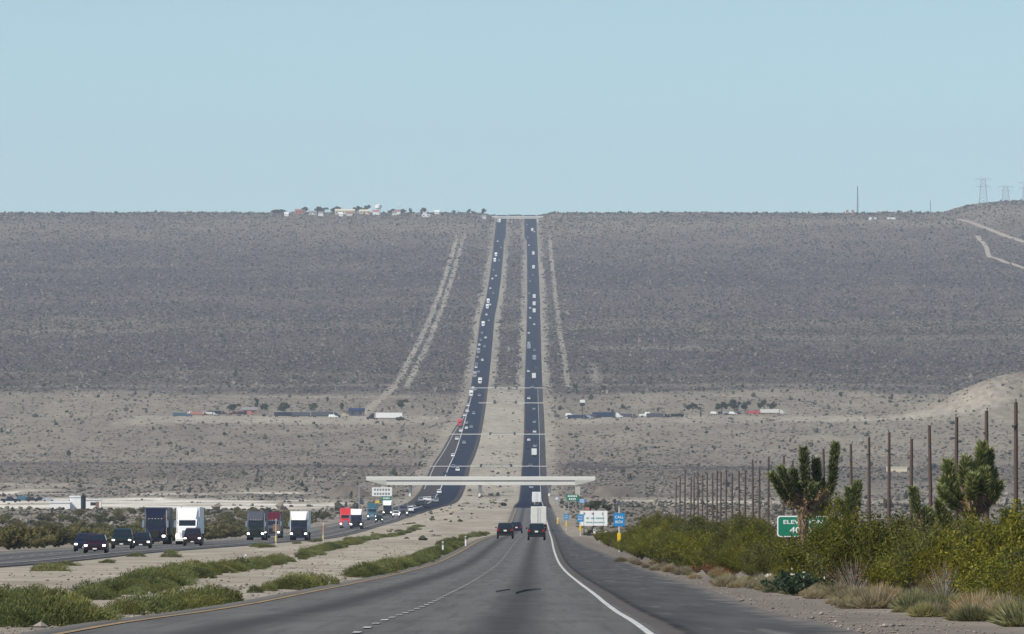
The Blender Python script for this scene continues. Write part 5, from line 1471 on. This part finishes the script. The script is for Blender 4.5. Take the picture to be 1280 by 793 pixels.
for kk in ('navy', 'teal', 'black', 'silver'): pass
house('shed', 'tiny cream shed standing in the scrub between the pole tops', 1121, 590, 9.5, 2.0, 5, 'cream', 'cream', False, win=False)

# ------------------------------------------------------------------ trees of the valley floor and the ridge town
def tree_proto(seed):
    r = np.random.default_rng(seed); n = 1500
    root = empty('valley_tree'); tag(root, 'x', 'tree')
    m = MB(); m.tube((0, 0, -.4), (.1, 0, 2.2), .28, .16, n=7)
    for k in range(5):
        a = k*1.26 + seed; m.tube((.08, 0, 1.5+.15*k), (math.cos(a)*1.6, math.sin(a)*1.6, 3.2+.25*k), .11, .04, n=5)
    m.build('trunk', M['bark'], root)
    cl = np.stack([r.normal(0, 1.25, 11), r.normal(0, 1.25, 11), r.uniform(2.0, 5.2, 11)], 1)
    i = r.integers(0, 11, n); c = cl[i] + unit(n, r)*r.uniform(.3, 1.15, n)[:, None]*r.uniform(.7, 1.2, 11)[i][:, None]
    d1 = unit(n, r); d2 = np.cross(d1, unit(n, r)); d2 /= np.linalg.norm(d2, axis=1, keepdims=True); s = r.uniform(.25, .5, n)[:, None]
    V, Fc, ti = quads_from(c, d2*s*1.2, d1*s, np.clip(.5*r.random(11)[i]+.5*r.random(n), 0, 1))
    link('crown', np_mesh('crown', V, Fc, M['tree'], attrs={'tint': ti}), root)
    return root
TP = Kind([tree_proto(i) for i in range(4)])
def vtree(i, x, y, s, label, group, wid=1.0, d=None):
    X, d = img(x, y, 2400) if d is None else (at(x, d), d)
    s *= 1.45 if d > 9000 else 1.1; TP.put(i, X, d, i*1.7, (s*wid, s*wid, s), label, group, .1)
G2 = 'trees scattered over the valley floor'
for i, (x, y, s, wd, lb) in enumerate(((355, 518, 1.05, 1.3, 'dark round tree at the left end of the long navy parked truck'), (320.5, 516, 1.15, .55, 'slim dark tree rising behind the low red shed'), (291, 515.5, .8, 1.3, 'grey-green tree above the maroon parked pickup'),
    (330, 515, .8, 1.1, 'pale tree right of the slim dark tree'), (392, 515, .8, 1.2, 'yellowish tree behind the gap between navy and blue trucks'), (427, 514, .75, .8, 'small dark tree left of the tall blue shed'), (502, 512, .95, 1.1, 'bright green tree right of the long white trailer'),
    (866, 515, .85, 1.3, 'tan-green tree right of the black parked truck'), (902, 515, .9, 1.4, 'grey-green tree behind the cluster of tiny parked cars, left one'), (918, 514, 1.0, 1.5, 'grey-green tree behind the cluster of tiny parked cars, middle one'), (932, 514, .9, 1.4, 'grey-green tree behind the cluster of tiny parked cars, right one'),
    (955, 514, 1.15, .8, 'upright tree behind the red parked vehicles'), (966, 515, .95, .6, 'thin tree at the left end of the pale low trailer'), (876, 523, .6, .4, 'lone dark yucca on the pale strip right of the truck stop'), (738, 600, .28, 1.5, 'dark shrub tree right of the flyover\'s end'), (745, 641, .5, 1.5, 'dark broad tree behind the big white board'),
    (500, 528, .5, 1.2, 'dark shrub below the long white trailer\'s tractor'), (720, 487, .5, 1.6, 'dark shrub beside the right fence track'), (755, 488, .5, 1.2, 'small dark shrub further right of the right fence track'))):
    vtree(i, x, y, s, lb, G2, wd)

# --- ridge town
TD = 11850.0
TG = 'houses of the town along the ridge'
for i, (x, w, h, wall, roof, lb, dd, gb) in enumerate(((358, 5, 3, 'white', 'white', 'tiny white house at the left end of the ridge town', 11700, True), (375, 12, 4, 'pink', 'roofred', 'faded red-roofed house on the ridge left of the big cream building', TD, True), (391, 9, 3, 'offwhite', 'roofgrey', 'low grey-roofed house on the ridge between the trees', 11750, True),
    (401, 6, 3.2, 'white', 'roofgrey', 'small white house below the ridge tree row', 11700, True), (431, 24, 4.6, 'cream', 'cream', 'big cream building of the ridge town', 11820, True), (426, 5, 3, 'white', 'white', 'white annex in front of the big cream building', 11690, True), (437, 7, 3, 'offwhite', 'roofred', 'pinkish annex right of the white annex', 11700, True),
    (456, 13, 4, 'cream', 'cream', 'cream house between the big cream building and the water tower', 11800, True), (470, 8, 4, 'white', 'pink', 'white house at the foot of the water tower', 11780, True), (497, 7, 4, 'white', 'roofred', 'white house with a red roof right of the water tower', TD, True), (493, 5, 3, 'offwhite', 'roofgrey', 'small off-white house next to the red-roofed white house', 11760, True),
    (531, 5, 3.2, 'white', 'white', 'white house on the skyline at the right of the ridge town', TD, True), (532.5, 10, 3.4, 'white', 'white', 'wide white house below the skyline at the right of the ridge town', 11680, False), (546, 6, 3, 'white', 'white', 'last white house at the right end of the ridge town', TD, True), (605, 5, 3, 'offwhite', 'roofgrey', 'off-white hut left of the crest cut', 11600, True))):
    o = house('ridge_house', lb, x, 0, w, h, 8, wall, roof, gb, d=dd, cat='house', win=(w >= 9)); o['group'] = TG
G3 = 'trees of the ridge town'
for i, (x, s, wd, dd, lb) in enumerate(((345, .7, 2, TD, 'low dark tree at the left end of the ridge town'), (352, .7, 1.8, TD, 'low dark tree by the tiny left-end house'), (381, 1.0, 1.2, TD, 'dark tree right of the faded red-roofed house'), (398, 1.05, 1.6, TD, 'broad dark tree above the small white house, left one'), (404, .95, 1.3, TD, 'broad dark tree above the small white house, right one'),
    (421, 1.15, 1.3, TD, 'dark tree at the left end of the big cream building'), (446, 1.15, 1.2, TD, 'dark tree at the right end of the big cream building'), (452, 1.0, 1.0, TD, 'dark tree behind the cream house'), (458, 1.35, 1.1, TD, 'tall dark tree left of the water tower'), (491, .9, 1.2, TD, 'dark tree left of the red-roofed white house'),
    (503, .8, 1.1, TD, 'small dark tree right of the red-roofed white house'), (513, .9, .7, TD, 'slim dark tree in the gap of the ridge town'), (529, .95, 1.3, TD, 'dark tree over the skyline white house'), (587, .85, .8, TD, 'lone skyline tree left of the crest cut, first'), (604, .9, .8, TD, 'lone skyline tree left of the crest cut, second'), (568, .6, 1.2, TD, 'low skyline shrub right of the ridge town'))):
    vtree(i+2, x, 0, s, lb, G3, wd, dd)
TP.drop()
X = at(473, TD); o = empty('water_tower', (X, TD, gz(X, TD))); tag(o, 'white water tower above the ridge town', 'water tower')
m = MB(); m.tube((0, 0, 8.0), (0, 0, 11.6), 4.1, 4.1, n=18); m.tube((0, 0, 11.6), (0, 0, 12.8), 4.1, .6, n=18); m.tube((0, 0, 6.9), (0, 0, 8.0), 2.0, 4.1, n=18); m.build('tank', M['white'], o)
for k in range(4):
    a = k*P/2+.6; m = MB(); m.tube((math.cos(a)*3.6, math.sin(a)*3.6, -.5), (math.cos(a)*2.9, math.sin(a)*2.9, 8.2), .22, n=7); m.build('leg', M['white'], o)
m = MB(); m.tube((0, 0, -.5), (0, 0, 7), .4, n=8); m.build('riser_pipe', M['white'], o)
X = at(500, TD); o = empty('elevated_tank', (X, TD, gz(X, TD))); tag(o, 'small pale tank on a thin tall mast above the ridge town', 'tank tower')
m = MB(); m.tube((0, 0, -.5), (0, 0, 12), .16, n=7); m.build('mast', M['steel'], o); m = MB(); m.tube((0, 0, 12), (0, 0, 13.6), 1.2, 1.0, n=12); m.build('tank', M['white'], o)

# --- masts and pylons on the skyline
def lattice(name, label, x, d, ytop, w0, w1, cat, arms=(), mat='slate', thick=.13, nsec=8, group=None):
    X = at(x, d); z0 = gz(X, d); h = -(ytop-HY)/F*d - z0
    o = empty(name, (X, d, z0)); tag(o, label, cat, group)
    m = MB(); c = [(-1, -1), (1, -1), (1, 1), (-1, 1)]
    def pt(k, t): w = w0+(w1-w0)*t; return (c[k][0]*w/2, c[k][1]*w/2, h*t)
    for k in range(4): m.tube(pt(k, 0), pt(k, 1), thick, thick*.7, n=5)
    for s in range(nsec):
        for k in range(4):
            m.tube(pt(k, s/nsec), pt((k+1) % 4, (s+1)/nsec), thick*.55, n=4); m.tube(pt((k+1) % 4, s/nsec), pt(k, (s+1)/nsec), thick*.55, n=4)
    m.build('lattice_body', M[mat], o)
    for (t, half) in arms:
        m = MB(); z = h*t
        for sy in (-.6, .6):
            m.tube((-half, 0, z), (half, 0, z), thick*.7, n=5); m.tube((-half, 0, z), (0, sy, z+2.2), thick*.5, n=4); m.tube((half, 0, z), (0, sy, z+2.2), thick*.5, n=4)
        for xx in (-half, half, -half*.5, half*.5): m.tube((xx, 0, z), (xx, 0, z-2.2), .12, n=5)
        m.build('crossarm', M[mat], o)
    return o
lattice('radio_mast', 'thin dark radio mast standing alone on the right skyline', 1072, 11950, 233, 1.5, .7, 'mast', thick=.3, nsec=14)
lattice('radio_mast', 'faint short mast on the skyline just before the hill', 1163, 12000, 250, 1.1, .5, 'mast', thick=.16, nsec=8)
lattice('transmission_tower', 'steel transmission tower on the hill, left and largest one', 1229, 11850, 223, 11, 5, 'pylon', ((.70, 9), (.97, 10)), mat='steel', thick=.2, group='transmission towers on the hill')
lattice('transmission_tower', 'steel transmission tower on the hill, lower middle one', 1257, 12150, 233, 10, 5, 'pylon', ((.70, 8), (.96, 9.5)), mat='steel', thick=.18, group='transmission towers on the hill')
lattice('transmission_tower', 'steel transmission tower at the right end of the hill', 1283, 11950, 228, 11, 5, 'pylon', ((.70, 9), (.97, 10)), mat='steel', thick=.2, group='transmission towers on the hill')
for i, (x, w, lb) in enumerate(((1059, 3, 'pinkish hut on the right skyline at the radio mast, left one'), (1066, 3, 'pinkish hut on the right skyline at the radio mast, right one'))):
    house('skyline_hut', lb, x, 0, w, 5, 4, 'pink', 'roofred', False, d=11900, cat='hut', win=False)
for x, w, h, lb, dd in ((1088, 3.5, 3, 'white hut below the right skyline, leftmost of three', 11450), (1094, 2.5, 2, 'small white hut below the right skyline, middle of three', 11480), (1114, 10, 2, 'long white building below the right skyline', 11500)):
    house('skyline_hut', lb, x, 0, w, h, 5, 'white', 'white', False, d=dd, cat='hut', win=False)

# ------------------------------------------------------------------ air, sky, sun, camera
m = MB(); m.box(-3050, 3050, -90, 13650, -190, 95)
hz = m.build('haze', None); hz.data.materials.clear()
t = NT('haze_air'); v = t.n('VolumePrincipled'); v.inputs['Color'].default_value = (.73, .85, .99, 1); v.inputs['Density'].default_value = HAZE
v.inputs['Anisotropy'].default_value = .0
t.t.links.new(v.outputs[0], t.out.inputs['Volume']); hz.data.materials.append(t.mat); t.mat.cycles.homogeneous_volume = True if hasattr(t.mat, 'cycles') and hasattr(t.mat.cycles, 'homogeneous_volume') else None
tag(hz, 'thin blue desert haze over the valley', kind='stuff')

EL, AZ = math.radians(SUN_EL), math.radians(SUN_AZ)        # azimuth measured from +Y towards +X
sd = Vector((math.sin(AZ)*math.cos(EL), math.cos(AZ)*math.cos(EL), math.sin(EL)))
L = bpy.data.lights.new('sun', 'SUN'); L.energy = SUN_E; L.angle = math.radians(.5); L.color = (1, .905, .74)
lo = bpy.data.objects.new('sun', L); COL.objects.link(lo); lo.rotation_euler = (-sd).to_track_quat('-Z', 'Y').to_euler(); lo.location = (0, 0, 80)
W = bpy.data.worlds.new('World'); SC.world = W; W.use_nodes = True
nt = W.node_tree; bg = nt.nodes['Background']; bg.inputs[1].default_value = SKY_E
sk = nt.nodes.new('ShaderNodeTexSky'); sk.sky_type = 'NISHITA'; sk.sun_disc = False; sk.sun_elevation = EL; sk.sun_rotation = AZ
sk.altitude = 1200; sk.air_density = 1.66; sk.dust_density = 0; sk.ozone_density = 5
# the lowest degrees of sky are read a little higher up, where the desert sky is clear blue
tc = nt.nodes.new('ShaderNodeTexCoord'); sp = nt.nodes.new('ShaderNodeSeparateXYZ'); nt.links.new(tc.outputs['Generated'], sp.inputs[0])
mx = nt.nodes.new('ShaderNodeMath'); mx.operation = 'MULTIPLY_ADD'; nt.links.new(sp.outputs[2], mx.inputs[0]); mx.inputs[1].default_value = SKY_K; mx.inputs[2].default_value = SKY_B
cb = nt.nodes.new('ShaderNodeCombineXYZ'); nt.links.new(sp.outputs[0], cb.inputs[0]); nt.links.new(sp.outputs[1], cb.inputs[1]); nt.links.new(mx.outputs[0], cb.inputs[2])
nm = nt.nodes.new('ShaderNodeVectorMath'); nm.operation = 'NORMALIZE'; nt.links.new(cb.outputs[0], nm.inputs[0])
nt.links.new(nm.outputs[0], sk.inputs[0]); nt.links.new(sk.outputs[0], bg.inputs[0])

cd = bpy.data.cameras.new('camera'); cd.sensor_width = 36; cd.lens = 36*F/1280; cd.clip_start = .5; cd.clip_end = 40000
cam = bpy.data.objects.new('camera', cd); COL.objects.link(cam); cam.location = (0, 0, 0)
cam.rotation_euler = (math.pi/2 - math.atan((396.5-HY)/F), 0, 0)
SC.camera = cam
vs = SC.view_settings; vs.view_transform = 'Standard'; vs.look = 'None'; vs.exposure = EXPO; vs.gamma = 1; vs.use_curve_mapping = False
SC.cycles.use_denoising = True
SC.cycles.max_bounces = 5; SC.cycles.diffuse_bounces = 2; SC.cycles.volume_bounces = 1; SC.cycles.transparent_max_bounces = 8
